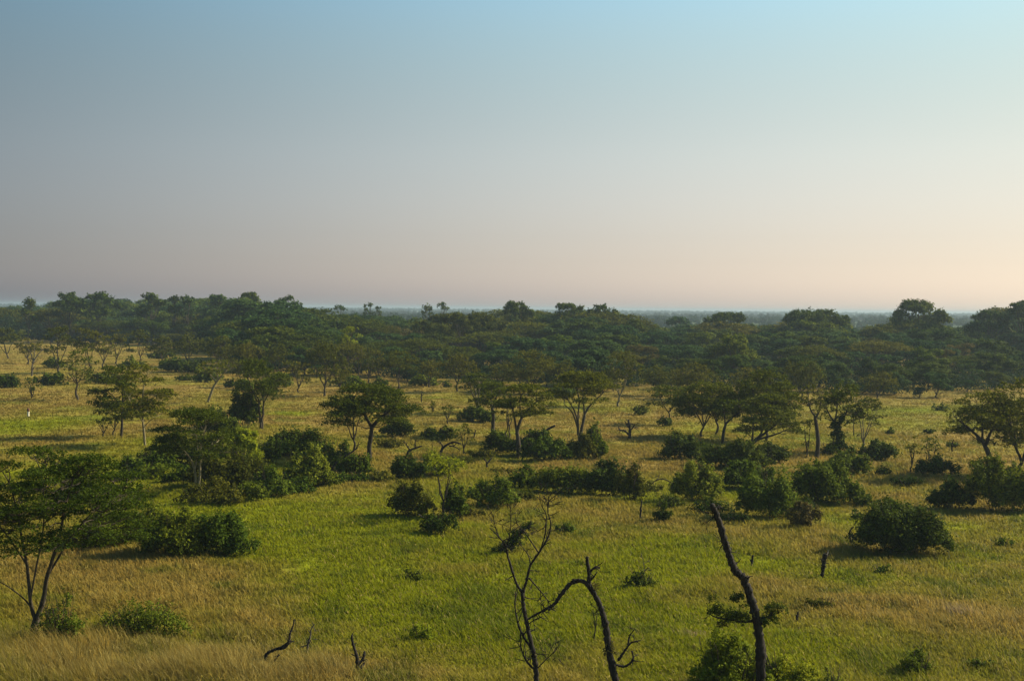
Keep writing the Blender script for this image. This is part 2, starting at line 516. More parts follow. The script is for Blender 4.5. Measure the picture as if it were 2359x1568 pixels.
def crown_tree(x, yb, yt, x0, x1, yc, label, tone='forest', bark='mid', nl=14, cover=3.4, name='broadleaf_tree', group='tall', base=None, flat=.2, holes=0.0, lump=.36, depth=None):
    """broad-crowned tree: clumps of leaves carried on limbs"""
    b = base if base is not None else at(x, yb)
    dep = b.y
    root = empty(name, b); tag(root, label, 'tree', GROUPS.get(group, group))
    L = lambda X, Y: np.array(pt(X, Y, dep) - b)
    top, c0, c1 = L((x0 + x1) / 2, yt), L(x0, yc), L(x1, yc)
    h, zc = top[2], (c0[2] + c1[2]) / 2; W = (c1[0] - c0[0]) / 2; cx = (c0[0] + c1[0]) / 2
    dist = math.hypot(b.x, b.y); ls = max(.13, .0014 * dist)
    V, Fq, w = crown_geo(h, zc, W, cx, ls, nl, cover, flat, lump, max(.16, h * .02))
    w.build('trunk', BARK[bark], root)
    link('crown', mesh_np('crown', V, [Fq], LEAF[tone]), root)
    return root

def crown_geo(h, zc, W, cx, ls, nl, cover, flat, lump, r_t):
    w = Wood(6); lumps = []
    fk = np.array([cx * .3, 0, zc * .75])
    w.tube(curve((0, 0, -.2), fk, (rng.normal(0, .03) * h, 0, 0), 6, .006 * h), np.linspace(r_t * 1.3, r_t * .8, 6), 7, .08)
    for i in range(nl):
        q = math.sqrt((i + .5) / nl) * .82; a = i * 2.39996 + rng.random()
        zz = zc + (h - zc) * (rng.uniform(.15, .86) * (1 - .55 * q * q) + .06)
        if i < nl * .3: zz = zc + (h - zc) * rng.uniform(.7, .88)
        c = np.array([cx + q * W * math.cos(a), q * W * math.sin(a), zz])
        rr = W * rng.uniform(.62, 1.2) * lump
        rz = min(rr * rng.uniform(.5, .8), (h - zc) * .34)
        c[2] = min(c[2], h - rz * .95)
        lumps.append((c, np.array([rr, rr, rz])))
        w.tube(curve(fk, c, (0, 0, -.08 * h * rng.random()), 6, .01 * h), np.linspace(r_t * .5, r_t * .12, 6), 5)
        for _ in range(3):
            e = c + unit(1)[0] * np.array([rr, rr, rz]) * .9
            w.tube(curve(c - (c - fk) * .25, e, (0, 0, 0), 4), np.linspace(r_t * .14, r_t * .05, 4), 4)
    V, Fq = foliage_lumps(lumps, ls, cover, flat, spike=.45, loose=.76, sub=8)
    return V, Fq, w

def dead(name, label, x, yb, paths, bark='dead', cat='dead tree', twigs=0, twig_len=20, rough=.22, part='trunk', fuzz=None, branch_part='branch', group='dead'):
    """bare wood drawn from its outline: paths of ((X,Y) seen, with radii in seen pixels); depth wanders a little"""
    b = at(x, yb); dep = b.y
    root = empty(name, b); tag(root, label, cat, GROUPS[group])
    mpp = dep / F
    ws = []
    for i, (px, ra, rb) in enumerate(paths):
        drift = 0 if i == 0 else rng.uniform(-1, 1) * mpp * 14
        P = []
        for k, (X, Y) in enumerate(px):
            v = np.array(pt(X, Y, dep) - b); v[1] += drift * (k / max(1, len(px) - 1)); P.append(v)
        if i == 0: P[0][2] -= .2
        P = catmull(P, 9)
        P[1:-1] += rng.normal(0, .045 * ra * mpp, P[1:-1].shape)
        tw = Wood(8 if i == 0 else 5); ws.append(tw)
        rr = np.linspace(ra, rb, len(P)) * mpp * (1 + rng.normal(0, .06, len(P)) + .22 * (rng.random(len(P)) < .06))
        tw.tube(P, rr, 8 if ra > 4 else 5, rough)
        for _ in range(twigs if ra < 9 else 0):
            k = rng.integers(len(P) // 4, len(P))
            t = P[min(k + 1, len(P) - 1)] - P[max(k - 1, 0)]; t = t / (np.linalg.norm(t) + 1e-9)
            d = t * .5 + rng.normal(0, .6, 3) * np.array([1, .6, 1]); d /= np.linalg.norm(d)
            ln = twig_len * mpp * rng.uniform(.5, 1.4)
            tw.tube(curve(P[k], P[k] + d * ln, rng.normal(0, .08, 3) * ln, 5, .02 * ln), np.linspace(min(rr[k] * .6, mpp * 1.5), mpp * .55, 5), 4)
            if ln > 14 * mpp:
                e = P[k] + d * ln * .55; d2 = d + rng.normal(0, .6, 3); d2 /= np.linalg.norm(d2)
                tw.tube(curve(e, e + d2 * ln * .5, (0, 0, 0), 4), np.linspace(mpp * .8, mpp * .45, 4), 4)
    for i, tw in enumerate(ws): tw.build(part if i == 0 else branch_part, BARK[bark], root)
    if fuzz:
        for (X, Y, rx, ry, tone) in fuzz:
            c = np.array(pt(X, Y, dep) - b)
            V, Fq = foliage_lumps([(c, np.array([rx * mpp, rx * mpp * .6, ry * mpp]))], max(.08, .0012 * dep), 3.0, .3, hollow=.1, spike=1.4)
            link('foliage', mesh_np('foliage', V, [Fq], LEAF[tone]), root)
    return root

# ------------------------------------------------------------------ the ground and its grass
TAN = np.array([.292, .206, .040]); GREEN = np.array([.196, .212, .004]); DEEP = np.array([.085, .115, .005]); BROWN = np.array([.235, .155, .036])
PALE = np.array([.32, .255, .075])
def W2(X, Y): p = at(X, Y); return p.x, p.y
BLOBS = []
for X, Y, rx, ry, v in [   # where the sward is green (+) or dried out (-)
    (750, 1250, 9, 13, .5), (1000, 1190, 10, 12, .35), (1250, 1400, 9, 9, .35), (1500, 1330, 10, 12, .3), (900, 1400, 7, 6, .35), (1650, 1460, 9, 6, .3),
    (2000, 1510, 10, 7, .4), (2000, 1340, 8, 5, .3), (40, 985, 12, 16, .7), (150, 1090, 14, 10, .6), (668, 953, 4, 5, 1.1), (1600, 1100, 14, 12, .4), (1150, 1085, 14, 6, .35),
    (1450, 1250, 12, 12, .3), (2250, 1230, 10, 8, .3), (560, 1160, 9, 8, .45), (250, 1160, 9, 6, .3), (2100, 940, 25, 25, .35), (2250, 970, 20, 22, .3), (1300, 930, 20, 25, .2), (1950, 1110, 12, 10, .35),
    (250, 1330, 8, 7, -1.0), (420, 1350, 5, 6, -.6), (120, 1540, 6, 4, -.8), (450, 1540, 6, 4, -.8), (660, 1550, 4, 3, -.7), (960, 1562, 5, 1.6, -.5), (1300, 1540, 8, 3, .2), (1500, 1560, 8, 3, .25), (560, 1440, 4, 4, -.5),
    (2230, 1420, 7, 5, -.9), (2000, 1405, 6, 3.5, -.7), (1760, 1340, 6, 4, -.6), (1800, 1240, 8, 6, -.3), (1330, 1080, 12, 6, -.4), (1700, 1055, 20, 10, -.4)]:
    wx, wy = W2(X, Y); BLOBS.append((wx, wy, rx, ry, v))
BARE = [(*W2(2215, 1424), .9, .5), (*W2(1600, 1462), .7, .4)]

def sward(x, y):
    d = np.hypot(x, y)
    g = np.interp(d, [55, 75, 110, 150, 190, 260, 500], [.38, .50, .48, .36, .27, .16, .06])
    for bx, by, rx, ry, v in BLOBS:
        g = g + v * np.exp(-(((x - bx) / rx) ** 2 + ((y - by) / ry) ** 2))
    k = np.clip((d - 60) / 300, 0, 1)
    return g + (.78 - .3 * k) * fbm(x, y, 15, 41, 3) + (.42 - .24 * k) * fbm(x, y * .8, 3.2, 51, 3)

def sward_col(x, y):
    g = np.clip(sward(x, y), 0, 1)[:, None]
    c = TAN * (1 - g) + GREEN * g
    c = c * np.interp(np.hypot(x, y), [120, 230], [1, .76])[:, None]       # the sward colour gets darker with distance
    br = np.clip(fbm(x, y, 18, 61, 3) * 1.9 + .25, 0, 1)[:, None] * (1 - g) * .55
    c = c * (1 - br) + BROWN * br
    dk = (sstep(.18, .55, fbm(x, y * .7, 2.6, 71, 3)) * .7)[:, None] * (1 - .5 * sstep(120, 300, np.hypot(x, y)))[:, None]  # dark green tufts, with tussock shadow also painted in
    c = c * (1 - dk) + DEEP * dk
    dk2 = (sstep(.12, .6, fbm(x, y * .6, 1.25, 73, 2)) * .35 * (1 - sstep(90, 170, np.hypot(x, y))))[:, None]  # relief shade painted into the gaps between clumps
    c = c * (1 - dk2) + DEEP * .8 * dk2
    for bx, by, rx, ry in BARE:
        m = np.exp(-(((x - bx) / rx) ** 2 + ((y - by) / ry) ** 2) ** 2)[:, None]
        c = c * (1 - m) + np.array([.30, .22, .12]) * m
    far = sstep(650, 1100, np.hypot(x, y))[:, None]
    fc = np.array([.045, .065, .02]) + np.array([.05, .04, .015]) * np.clip(fbm(x, y, 260, 81, 4), 0, 1)[:, None]
    return c * (1 - far) + fc * far

def build_ground():
    ds = np.concatenate([[.0], np.linspace(1.2, 52, 40), np.geomspace(52.4, 170, 260), np.geomspace(171, 620, 200)[0:], np.geomspace(640, 12000, 90)])
    a1 = np.linspace(-.52, .52, 480)
    a0 = np.linspace(.52, 2 * math.pi - .52, 120)[1:-1]
    an = np.concatenate([a1, a0])
    D, A = np.meshgrid(ds, an, indexing='ij')
    x, y = (D * np.sin(A)).ravel(), (D * np.cos(A)).ravel()
    z = gz(x, y)
    n, m = len(ds), len(an)
    i = np.arange(n - 1)[:, None] * m; j = np.arange(m)[None, :]; j2 = (j + 1) % m
    Fq = np.stack([i + j, i + m + j, i + m + j2, i + j2], -1).reshape(-1, 4)[:, ::-1]
    col = sward_col(x, y) * np.interp(np.hypot(x, y), [60, 110, 220], [.72, .8, .95])[:, None]      # darker thatch and soil, plus shade between the blades put into the colour
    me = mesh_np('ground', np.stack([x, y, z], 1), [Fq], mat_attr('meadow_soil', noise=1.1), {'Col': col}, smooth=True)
    tag(link('ground', me), kind='structure')
build_ground()

def build_grass():
    NT = 150000                                    # tussocks; thinner with distance
    def polar(n, d0, d1, k, half):
        u = rng.random(n); e = 2 - k
        d = (d0 ** e + u * (d1 ** e - d0 ** e)) ** (1 / e)
        a = rng.uniform(-half, half, n)
        return d * np.sin(a), d * np.cos(a)
    x, y = polar(NT, 52, 560, 2.55, .49)
    per = 9
    d = np.hypot(x, y)
    hum = fbm(x, y, 2.8, 91, 3); big = fbm(x, y, 11, 95, 2)
    h = np.interp(d, [50, 100, 180, 300, 560], [.46, .40, .27, .22, .22]) * np.clip(1 + .65 * hum + .35 * big, .25, 3)
    g = np.clip(sward(x, y), 0, 1)
    h = h * (1.15 - .35 * g) * (1 + .35 * np.clip(fbm(x, y, 1.5, 97, 2), -1, 1) * (d < 160))
    tall = np.zeros(NT)
    for X, Y, rx, ry in [(60, 1520, 5, 5), (300, 1500, 5, 4), (520, 1530, 5, 4), (160, 1560, 8, 4), (420, 1570, 8, 3), (700, 1562, 4, 2)]:
        bx, by = W2(X, Y)
        tall = np.maximum(tall, np.exp(-(((x - bx) / rx) ** 2 + ((y - by) / ry) ** 2)))
    h = h * (1 + 1.15 * tall)
    X = np.repeat(x, per); Y = np.repeat(y, per); Dd = np.repeat(d, per)
    spread = np.repeat(.10 + .0022 * d, per)
    X = X + rng.normal(0, 1, len(X)) * spread; Y = Y + rng.normal(0, 1, len(X)) * spread
    H = np.repeat(h, per) * rng.uniform(.55, 1.35, len(X)); H = np.clip(H, .12, 2.2)
    Z = gz(X, Y) - .05
    Wd = (.010 + .00031 * Dd) * rng.uniform(.6, 1.3, len(X)) * np.repeat(1 - .45 * tall, per)
    az = rng.uniform(0, 2 * np.pi, len(X)); ln = H * np.abs(rng.normal(.15, .60, len(X)))
    ln = np.clip(ln, 0, 1.05 * H)
    lx, ly = np.cos(az) * ln - .30 * H, np.sin(az) * ln
    fa = rng.uniform(0, np.pi, len(X)); wx, wy = np.cos(fa) * Wd, np.sin(fa) * Wd * .6
    n = len(X)
    V = np.empty((n, 5, 3))
    V[:, 0] = np.stack([X - wx, Y - wy, Z], 1); V[:, 1] = np.stack([X + wx, Y + wy, Z], 1)
    mx, my, mz = X + lx * .38, Y + ly * .38, Z + H * .62
    V[:, 2] = np.stack([mx + wx * .75, my + wy * .75, mz], 1); V[:, 3] = np.stack([mx - wx * .75, my - wy * .75, mz], 1)
    V[:, 4] = np.stack([X + lx, Y + ly, Z + np.sqrt(np.maximum(H * H - ln * ln * .6, .02))], 1)
    k = np.arange(n)[:, None] * 5
    c = sward_col(x, y)
    v = rng.uniform(.90, 1.10, (NT, 1)); c = c * v
    c = np.repeat(c, per, 0) * rng.uniform(.92, 1.09, (n, 1))
    straw = (rng.random(n) < np.repeat((.08 + .35 * tall + .06 * (1 - g)) * np.interp(d, [60, 100, 200], [1, .45, .08]), per))[:, None]
    c = np.where(straw, PALE * rng.uniform(.6, 1.2, (n, 1)), c)
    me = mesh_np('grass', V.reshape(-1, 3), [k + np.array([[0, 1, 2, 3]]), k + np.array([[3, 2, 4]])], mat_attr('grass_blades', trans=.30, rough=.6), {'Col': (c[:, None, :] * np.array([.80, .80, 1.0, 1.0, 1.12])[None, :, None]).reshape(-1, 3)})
    tag(link('grass', me), 'mixed green and straw coloured savanna grass covering the open plain', 'grass', kind='stuff')
build_grass()

# ------------------------------------------------------------------ the wood behind the meadow
XF = [-200, 0, 150, 330, 470, 520, 600, 700, 800, 950, 1050, 1200, 1400, 1500, 1700, 1900, 2035, 2160, 2358, 2560]
YF = [782, 785, 790, 800, 806, 832, 866, 878, 868, 886, 880, 893, 905, 900, 903, 908, 916, 918, 892, 880]
XP = [-200, 0, 60, 120, 150, 200, 265, 300, 350, 400, 450, 520, 580, 620, 660, 690, 720, 780, 860, 940, 1040, 1120, 1170, 1200, 1240, 1290, 1350, 1410, 1440, 1500, 1620, 1680, 1740, 1810, 1880, 1940, 1990, 2050, 2110, 2170, 2215, 2260, 2320, 2358, 2560]
YP = [700, 705, 702, 698, 686, 682, 688, 692, 686, 690, 686, 686, 682, 690, 692, 706, 716, 720, 722, 732, 735, 735, 716, 712, 726, 716, 712, 716, 740, 748, 748, 734, 750, 735, 726, 742, 752, 742, 730, 742, 754, 734, 712, 706, 700]

def protos():
    out = {}
    spec = {'round': dict(h=10, zc=1.4, W=4.6, nl=10, flat=.2, lump=.52), 'broad': dict(h=10, zc=2.8, W=6.2, nl=12, flat=.3, lump=.42),
            'tall': dict(h=10, zc=1.4, W=3.3, nl=9, flat=.15, lump=.60), 'ragged': dict(h=10, zc=2.6, W=4.8, nl=11, flat=.2, lump=.38)}
    for kind, s in spec.items():
        for v in range(3):
            V, Fq, w = crown_geo(s['h'], s['zc'], s['W'], 0, .35, s['nl'], 3.2 if kind != 'ragged' else 2.4, s['flat'], s['lump'], .22)
            Vw = np.concatenate(w.V)
            q = np.concatenate([f for f in w.F if f.shape[1] == 4]); t = np.concatenate([f for f in w.F if f.shape[1] == 3])
            k10 = 10 / np.percentile(V[:, 2], 99.7); V = V * np.array([1, 1, k10]); Vw = Vw * np.array([1, 1, k10])
            out[kind, v] = (V, Fq, Vw, q, t)
    for v in range(3):                              # umbrella acacia
        pads = []; w = Wood(6); h, zc, W = 10, 6.0, 6.2
        w.tube(curve((0, 0, -.2), (rng.normal(0, .4), 0, 4.2), n=6), np.linspace(.3, .2, 6), 7, .08)
        for i in range(18):
            q = math.sqrt((i + .5) / 18) * .85; a = i * 2.39996 + rng.random()
            z = h - (h - zc) * .8 * q * q - rng.choice([0, 0, .8, 1.8]) * rng.random()
            pr = W * rng.uniform(.22, .36); c = np.array([q * W * math.cos(a), q * W * math.sin(a), z - .5])
            pads.append((c, pr, pr * .32)); w.tube(curve((0, 0, 4), c, (0, 0, -.6), 6), np.linspace(.14, .04, 6), 5)
        V, Fq = pads_foliage(pads, .34, 3.4)
        Vw = np.concatenate(w.V); q = np.concatenate([f for f in w.F if f.shape[1] == 4]); t = np.concatenate([f for f in w.F if f.shape[1] == 3])
        out['flat', v] = (V, Fq, Vw, q, t)
    return out
PROTO = protos()
TONES = {'round': ['forest', 'dark', 'bush'], 'broad': ['dark', 'forest', 'forest'], 'tall': ['forest', 'dark', 'bush'], 'ragged': ['dry', 'forest', 'forest'], 'flat': ['acacia', 'olive', 'acacia']}
MESH = {}
for (kd, v), (V, Fq, Vw, q, t) in PROTO.items():
    for tn in set(TONES[kd]):
        MESH[kd, v, tn] = mesh_np('crown', V, [Fq], LEAF[tn])
    MESH[kd, v] = mesh_np('trunk', Vw, [q, t], BARK['mid'], smooth=True)

WORDS = {('round', 'forest'): 'mid green round-crowned', ('round', 'dark'): 'dark green round-crowned', ('round', 'bush'): 'fresh green bushy round-crowned',
         ('broad', 'dark'): 'dark broad-spreading', ('broad', 'forest'): 'mid green broad-spreading', ('broad', 'olive'): 'olive broad-spreading',
         ('tall', 'forest'): 'mid green tall narrow', ('tall', 'dark'): 'dark green tall narrow', ('tall', 'bush'): 'fresh green tall narrow',
         ('ragged', 'dry'): 'thin greyish ragged', ('ragged', 'olive'): 'thin olive ragged', ('ragged', 'forest'): 'thin green ragged',
         ('flat', 'acacia'): 'flat-topped green acacia', ('flat', 'olive'): 'flat-topped olive acacia'}
ROWS = 7
def build_wood():
    r = random.Random(11)
    for k in range(ROWS):
        f = k / (ROWS - 1)
        step = 60 if k == 0 else (76 if k < 4 else 52)
        x = -40 + r.random() * step
        while x < 2400:
            X = x + r.uniform(-.3, .3) * step; x += step * r.uniform(.8, 1.2)
            yf = np.interp(X, XF, YF); prof = float(np.interp(X, XP, YP)); yh = 700 + .0095 * X
            dep0 = EYE * F / (yf - yh)
            dep = dep0 * (1.01 + np.interp(X, [0, 650, 1000], [.40, .45, .85]) * f ** 1.25) * r.uniform(.985, 1.03)
            yt = yf - 40 + (prof + 4 - (yf - 40)) * f ** .62 + r.uniform(-14, 10) * (1 - f * .6)
            if k == 0: yt = yf - r.choice([26, 34, 45, 60, 75])
            if k >= 4: yt -= 5
            if yt < prof + 1: yt = prof + r.uniform(-1, 7)
            b = Vector(pt(X, 900, dep)); b.z = float(gz(b.x, b.y))
            h = pt(X, yt, dep).z - b.z
            flatzone = math.exp(-((X - 1080) / 170) ** 2) * (.2 < f < .9) * .75
            acz = .5 if X < 350 and f < .6 else .07
            c = r.random()
            if c < flatzone + acz: kd = 'flat'
            elif k == 0: kd = r.choice(['round', 'round', 'tall'])
            else: kd = r.choices(['round', 'broad', 'tall', 'ragged'], [4, 3, 2, 1.2 if f < .9 else 2])[0]
            v = r.randrange(3); tn = r.choice(TONES[kd])
            if X > 1900 and k == 0 and tn == 'bush': tn = 'forest'
            side = 'left of the picture behind the left meadow' if X < 720 else ('middle of the wood behind the umbrella acacias' if X < 1560 else 'right-hand wood beyond the right meadow')
            dp = 'front edge of the wood' if k == 0 else ('second row just behind the edge' if k < 3 else ('depth of the wood' if k < 6 else 'skyline of the wood'))
            lab = f"{WORDS[kd, tn]} tree at the {dp}, {['left', 'centre', 'right'][0 if X < 720 else (1 if X < 1560 else 2)]} third"
            grp = f"{WORDS[kd, tn]} trees, {dp}, {['left', 'centre', 'right'][0 if X < 720 else (1 if X < 1560 else 2)]}"
            root = empty('forest_tree', b); tag(root, lab, 'tree', grp)
            s = h / 10.0; wx = s * r.uniform(1.25, 1.85)
            if k == 0: wx = max(wx, s * 1.3)
            root.scale = (wx, wx * r.uniform(.9, 1.1), s); root.rotation_euler = (0, 0, r.uniform(0, 6.28))
            link('trunk', MESH[kd, v], root); link('crown', MESH[kd, v, tn], root)
build_wood()

def build_far_wood():
    """the wood beyond the rows one can tell apart, and the wooded plain that fades to the horizon"""
    r = np.random.default_rng(5)
    Vs = []
    def lump(n, d0, d1, h0, h1, nq, ls_k, half=.5, pw=1.0):
        d = d0 * (d1 / d0) ** (r.random(n) ** pw); a = r.uniform(-half, half, n)
        x, y = d * np.sin(a), d * np.cos(a); z = gz(x, y)
        h = r.uniform(h0, h1, n)
        X = CX + F * np.tan(a); keep = np.ones(n, bool)
        # the crowns nearer in stay under the tree line that the photograph shows
        lim = EYE - (np.interp(X, XP, YP) + 6 - (700 + .0095 * X)) * d / F
        h = np.where(d < 1300, np.minimum(h, np.maximum(lim - z, 5)), h)
        W = h * r.uniform(.35, .6, n)
        u = r.normal(size=(n, nq, 3)); u /= np.linalg.norm(u, axis=2, keepdims=True); u[..., 2] = np.abs(u[..., 2])
        q = r.uniform(.55, 1, (n, nq, 1))
        C = np.stack([x, y, z + h * .45], 1)[:, None, :] + u * q * np.stack([W, W, h * .52], 1)[:, None, :]
        ls = np.repeat(np.maximum(.5, ls_k * d), nq)[:, None]
        V, _ = leaf_geo(C.reshape(-1, 3), ls, .25)
        return V
    for args in [(1500, 620, 1300, 9, 17, 110, .0016), (2600, 1200, 3200, 6, 12, 36, .0020), (2600, 3000, 5700, 6, 11, 16, .0016, .5, .7), (900, 5300, 5900, 5, 10, 14, .0011)]:
        V = lump(*args)
        Vs.append(V)
    V = np.concatenate(Vs)
    me = mesh_np('distant_woodland', V, [np.arange(len(V)).reshape(-1, 4)], LEAF['plain'])
    tag(link('distant_woodland', me), 'hazy blue-grey woodland stretching from behind the dark wood to the horizon', 'woodland', kind='stuff')
build_far_wood()

def build_undergrowth():
    r = np.random.default_rng(15)
    n = 1500
    X = r.uniform(-120, 2480, n); f = r.random(n) ** 1.3
    yf = np.interp(X, XF, YF); d0 = EYE * F / (yf - (700 + .0095 * X)); dep = d0 * (1.0 + 1.25 * f)
    x = dep * (X - CX) / F; y = dep; z = gz(x, y)
    h = r.uniform(1.8, 4.6, n) * (1 + .5 * f); W = h * r.uniform(.7, 1.2, n)
    lim = EYE - (np.interp(X, XP, YP) + 22 - (700 + .0095 * X)) * dep / F
    h = np.minimum(h, np.maximum(lim, 2.0))
    nq = 210
    u = r.normal(size=(n, nq, 3)); u /= np.linalg.norm(u, axis=2, keepdims=True); u[..., 2] = np.abs(u[..., 2])
    q = r.uniform(.6, 1.05, (n, nq, 1)) * (1 + .25 * np.sin(u[..., :1] * 7 + X[:, None, None]) * np.cos(u[..., 1:2] * 6))
    C = np.stack([x, y, z + h * .3], 1)[:, None, :] + u * q * np.stack([W, W, h * .72], 1)[:, None, :]
    ls = np.repeat(np.maximum(.34, .0014 * dep), nq)[:, None]
    V, Fq = leaf_geo(C.reshape(-1, 3), ls, .1, (u + np.array([0, 0, .3])).reshape(-1, 3), 1.0)
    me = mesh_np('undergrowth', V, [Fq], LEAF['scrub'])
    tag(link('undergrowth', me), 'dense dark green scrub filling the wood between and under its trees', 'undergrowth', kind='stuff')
build_undergrowth()

# tall trees that break the skyline: x, depth factor, top, left, right, crown bottom
def emergent(X, dep, yt, x0, x1, yc, label, **kw):
    b = Vector(pt(X, 900, dep)); b.z = float(gz(b.x, b.y))
    return crown_tree(X, 0, yt, x0, x1, yc, label, base=b, **kw)
for a in [
    (66, 560, 688, 50, 82, 748, 'small domed tree rising alone above the skyline at the far left', dict(tone='dark', nl=11, lump=.6)),
    (160, 570, 674, 122, 196, 735, 'broad dark tree with a stepped left flank on the left skyline', dict(tone='dark', nl=15)),
    (226, 575, 675, 186, 272, 738, 'dark domed tree on the left skyline, beside the stepped broad tree', dict(tone='dark', nl=15)),
    (348, 560, 676, 312, 384, 738, 'dark domed tree just left of the little poking tuft on the left skyline', dict(tone='dark', nl=13)),
    (401, 560, 672, 386, 416, 738, 'small tuft-topped tree poking above the left skyline', dict(tone='dark', nl=11, cover=3, lump=.5)),
    (430, 560, 681, 404, 458, 738, 'dark tree under the skyline just right of the poking tuft', dict(tone='forest', nl=12)),
    (505, 555, 677, 470, 536, 736, 'dark uneven tree between the poking tuft and the highest left crown', dict(tone='forest', nl=12)),
    (575, 550, 673, 538, 614, 738, 'highest dark tree on the left skyline, with a compact knobby top', dict(tone='dark', nl=13, lump=.32)),
    (658, 545, 679, 624, 694, 738, 'open-crowned tree with separate tufts at the right end of the left skyline', dict(tone='dark', nl=13, lump=.26, cover=3)),
    (783, 700, 707, 768, 798, 714, 'small flat hazy tree on the skyline left of the paired tufted trees', dict(tone='forest', nl=6, flat=.6)),
    (848, 640, 699, 834, 864, 738, 'left one of the paired tufted trees against the blue plain', dict(tone='dark', nl=7, lump=.34, cover=2.8)),
    (871, 640, 703, 860, 883, 738, 'right one of the paired tufted trees against the blue plain', dict(tone='dark', nl=6, lump=.38, cover=2.8)),
    (985, 640, 705, 965, 1008, 738, 'low sparse tree left of the round pompom tree on the skyline', dict(tone='dark', nl=8, lump=.28, cover=2.4)),
    (1020, 640, 698, 1009, 1031, 716, 'slender pompom-topped tree standing clear against the sky', dict(tone='dark', nl=6, lump=.42, cover=2.6)),
    (1193, 470, 697, 1146, 1236, 748, 'tall narrow-topped dark tree left of the twin domed trees', dict(tone='dark', nl=15, lump=.3)),
    (1315, 470, 699, 1268, 1352, 742, 'left tree of the twin dark domed trees on the middle skyline', dict(tone='dark', nl=16, lump=.28, cover=3)),
    (1382, 465, 702, 1346, 1422, 748, 'right tree of the twin dark domed trees on the middle skyline', dict(tone='dark', nl=16, lump=.28, cover=3)),
    (1458, 430, 737, 1430, 1500, 800, 'dark upright tree just right of the twin domed trees', dict(tone='dark', nl=13)),
    (1560, 600, 733, 1530, 1590, 748, 'pale hazy tree low on the skyline right of the twin domed trees', dict(tone='forest', nl=10)),
    (1680, 480, 723, 1618, 1722, 752, 'broad low umbrella-crowned tree on the skyline of the right wood', dict(tone='dark', nl=16, flat=.4, lump=.26)),
    (1880, 460, 716, 1800, 1962, 775, 'wide dark mounded tree on the right skyline, left of the bare twig', dict(tone='dark', nl=20, lump=.28)),
    (2118, 450, 693, 2034, 2186, 782, 'tall tiered dark tree standing against the sky in the right wood', dict(tone='dark', nl=30, lump=.30, flat=.4, cover=3.4)),
    (2275, 430, 716, 2220, 2322, 772, 'dark sloping-topped tree just left of the tallest tree at the right edge', dict(tone='dark', nl=16)),
    (2350, 430, 690, 2298, 2410, 765, 'tallest dark tree at the right edge of the picture', dict(tone='dark', nl=20, lump=.24)),
    (1060, 420, 722, 945, 1180, 790, 'very broad olive-green acacia crown in the middle of the wood', dict(tone='olive', nl=26, flat=.5, lump=.24)),
    (1690, 330, 772, 1630, 1745, 840, 'fresh green domed tree in the right wood', dict(tone='bush', nl=15)),
    (800, 330, 752, 776, 832, 800, 'yellowish green tree in the wood left of the broad olive acacia', dict(tone='bright', nl=10, cover=2.6)),
]:
    emergent(*a[:7], **a[7])

# ------------------------------------------------------------------ trees of the open meadow
A = acacia
A(77, 1478, 1016, -90, 362, 1262, 'large foreground acacia at the left edge with a forked leaning trunk', npads=105, tiers=.62, dome=.65, cover=3.0, ls_k=1.1, tone='dark', bark='mid', limbs=[
    ([(77, 1478), (78, 1450), (82, 1425)], .23, .19),
    ([(82, 1428), (72, 1395), (66, 1340), (62, 1300), (50, 1240), (38, 1170), (20, 1110)], .115, .035),
    ([(82, 1428), (100, 1380), (108, 1330), (122, 1285), (138, 1235), (150, 1170), (170, 1100)], .15, .04),
    ([(112, 1320), (130, 1290), (158, 1240), (200, 1190), (255, 1130)], .075, .035),
    ([(70, 1380), (84, 1300), (96, 1240), (100, 1170), (95, 1090)], .055, .035),
    ([(74, 1402), (60, 1382), (38, 1362), (14, 1345), (-20, 1325)], .05, .02),
    ([(62, 1300), (40, 1270), (10, 1230), (-25, 1190)], .05, .031)])
A(455, 1135, 935, 345, 545, 1052, 'green acacia with pale forked trunks in front of the bright yellow-green tree', bark='pale', npads=38, tiers=.5, cover=4.2, limbs=[
    ([(453, 1137), (451, 1105), (446, 1072), (432, 1046), (408, 1022)], .17, .05), ([(455, 1132), (460, 1092), (461, 1064), (476, 1038), (500, 1014)], .15, .05),
    ([(449, 1078), (454, 1040), (450, 1005)], .08, .04), ([(462, 1062), (462, 1030), (470, 1000)], .08, .04)])
A(334, 1027, 838, 262, 402, 968, 'tall tiered acacia with a pale yellow lower trunk on the left meadow', bark='pale', npads=38, tiers=.6, cover=4.6, limbs=[
    ([(334, 1027), (332, 1000), (328, 972), (326, 940), (327, 905), (330, 880)], .17, .06), ([(329, 972), (312, 945), (298, 922)], .08, .035), ([(327, 950), (345, 926), (362, 908)], .08, .035), ([(330, 985), (346, 968), (362, 958)], .06, .03)])
A(279, 1005, 842, 206, 322, 955, 'dark-trunked tiered acacia just left of the one with the pale yellow trunk', bark='dark', npads=34, tiers=.6, cover=4.6, limbs=[
    ([(279, 1005), (281, 975), (282, 942), (284, 905), (282, 878)], .20, .06), ([(282, 938), (262, 912), (244, 896)], .09, .035), ([(283, 926), (300, 906), (314, 890)], .09, .035), ([(281, 958), (296, 945), (306, 936)], .06, .03)])
A(238, 1006, 958, 214, 262, 985, 'small thin young tree at the foot of the tiered acacia pair', npads=7, cover=2.2, bark='dark', clumpy=True)
A(264, 1002, 930, 240, 288, 972, 'slim leafy tree between the small young tree and the dark-trunked acacia', npads=9, cover=2.2, bark='dark')
A(179, 921, 800, 130, 224, 876, 'loose-crowned tree with a thin curved trunk on the left meadow', npads=20, cover=2.4, clumpy=True, tone='acacia', fork=.8)
A(74, 918, 862, 55, 92, 905, 'spindly leafy sapling at the far left of the meadow', npads=9, cover=2.2, clumpy=True, tone='dark', bark='dark', dome=.2)
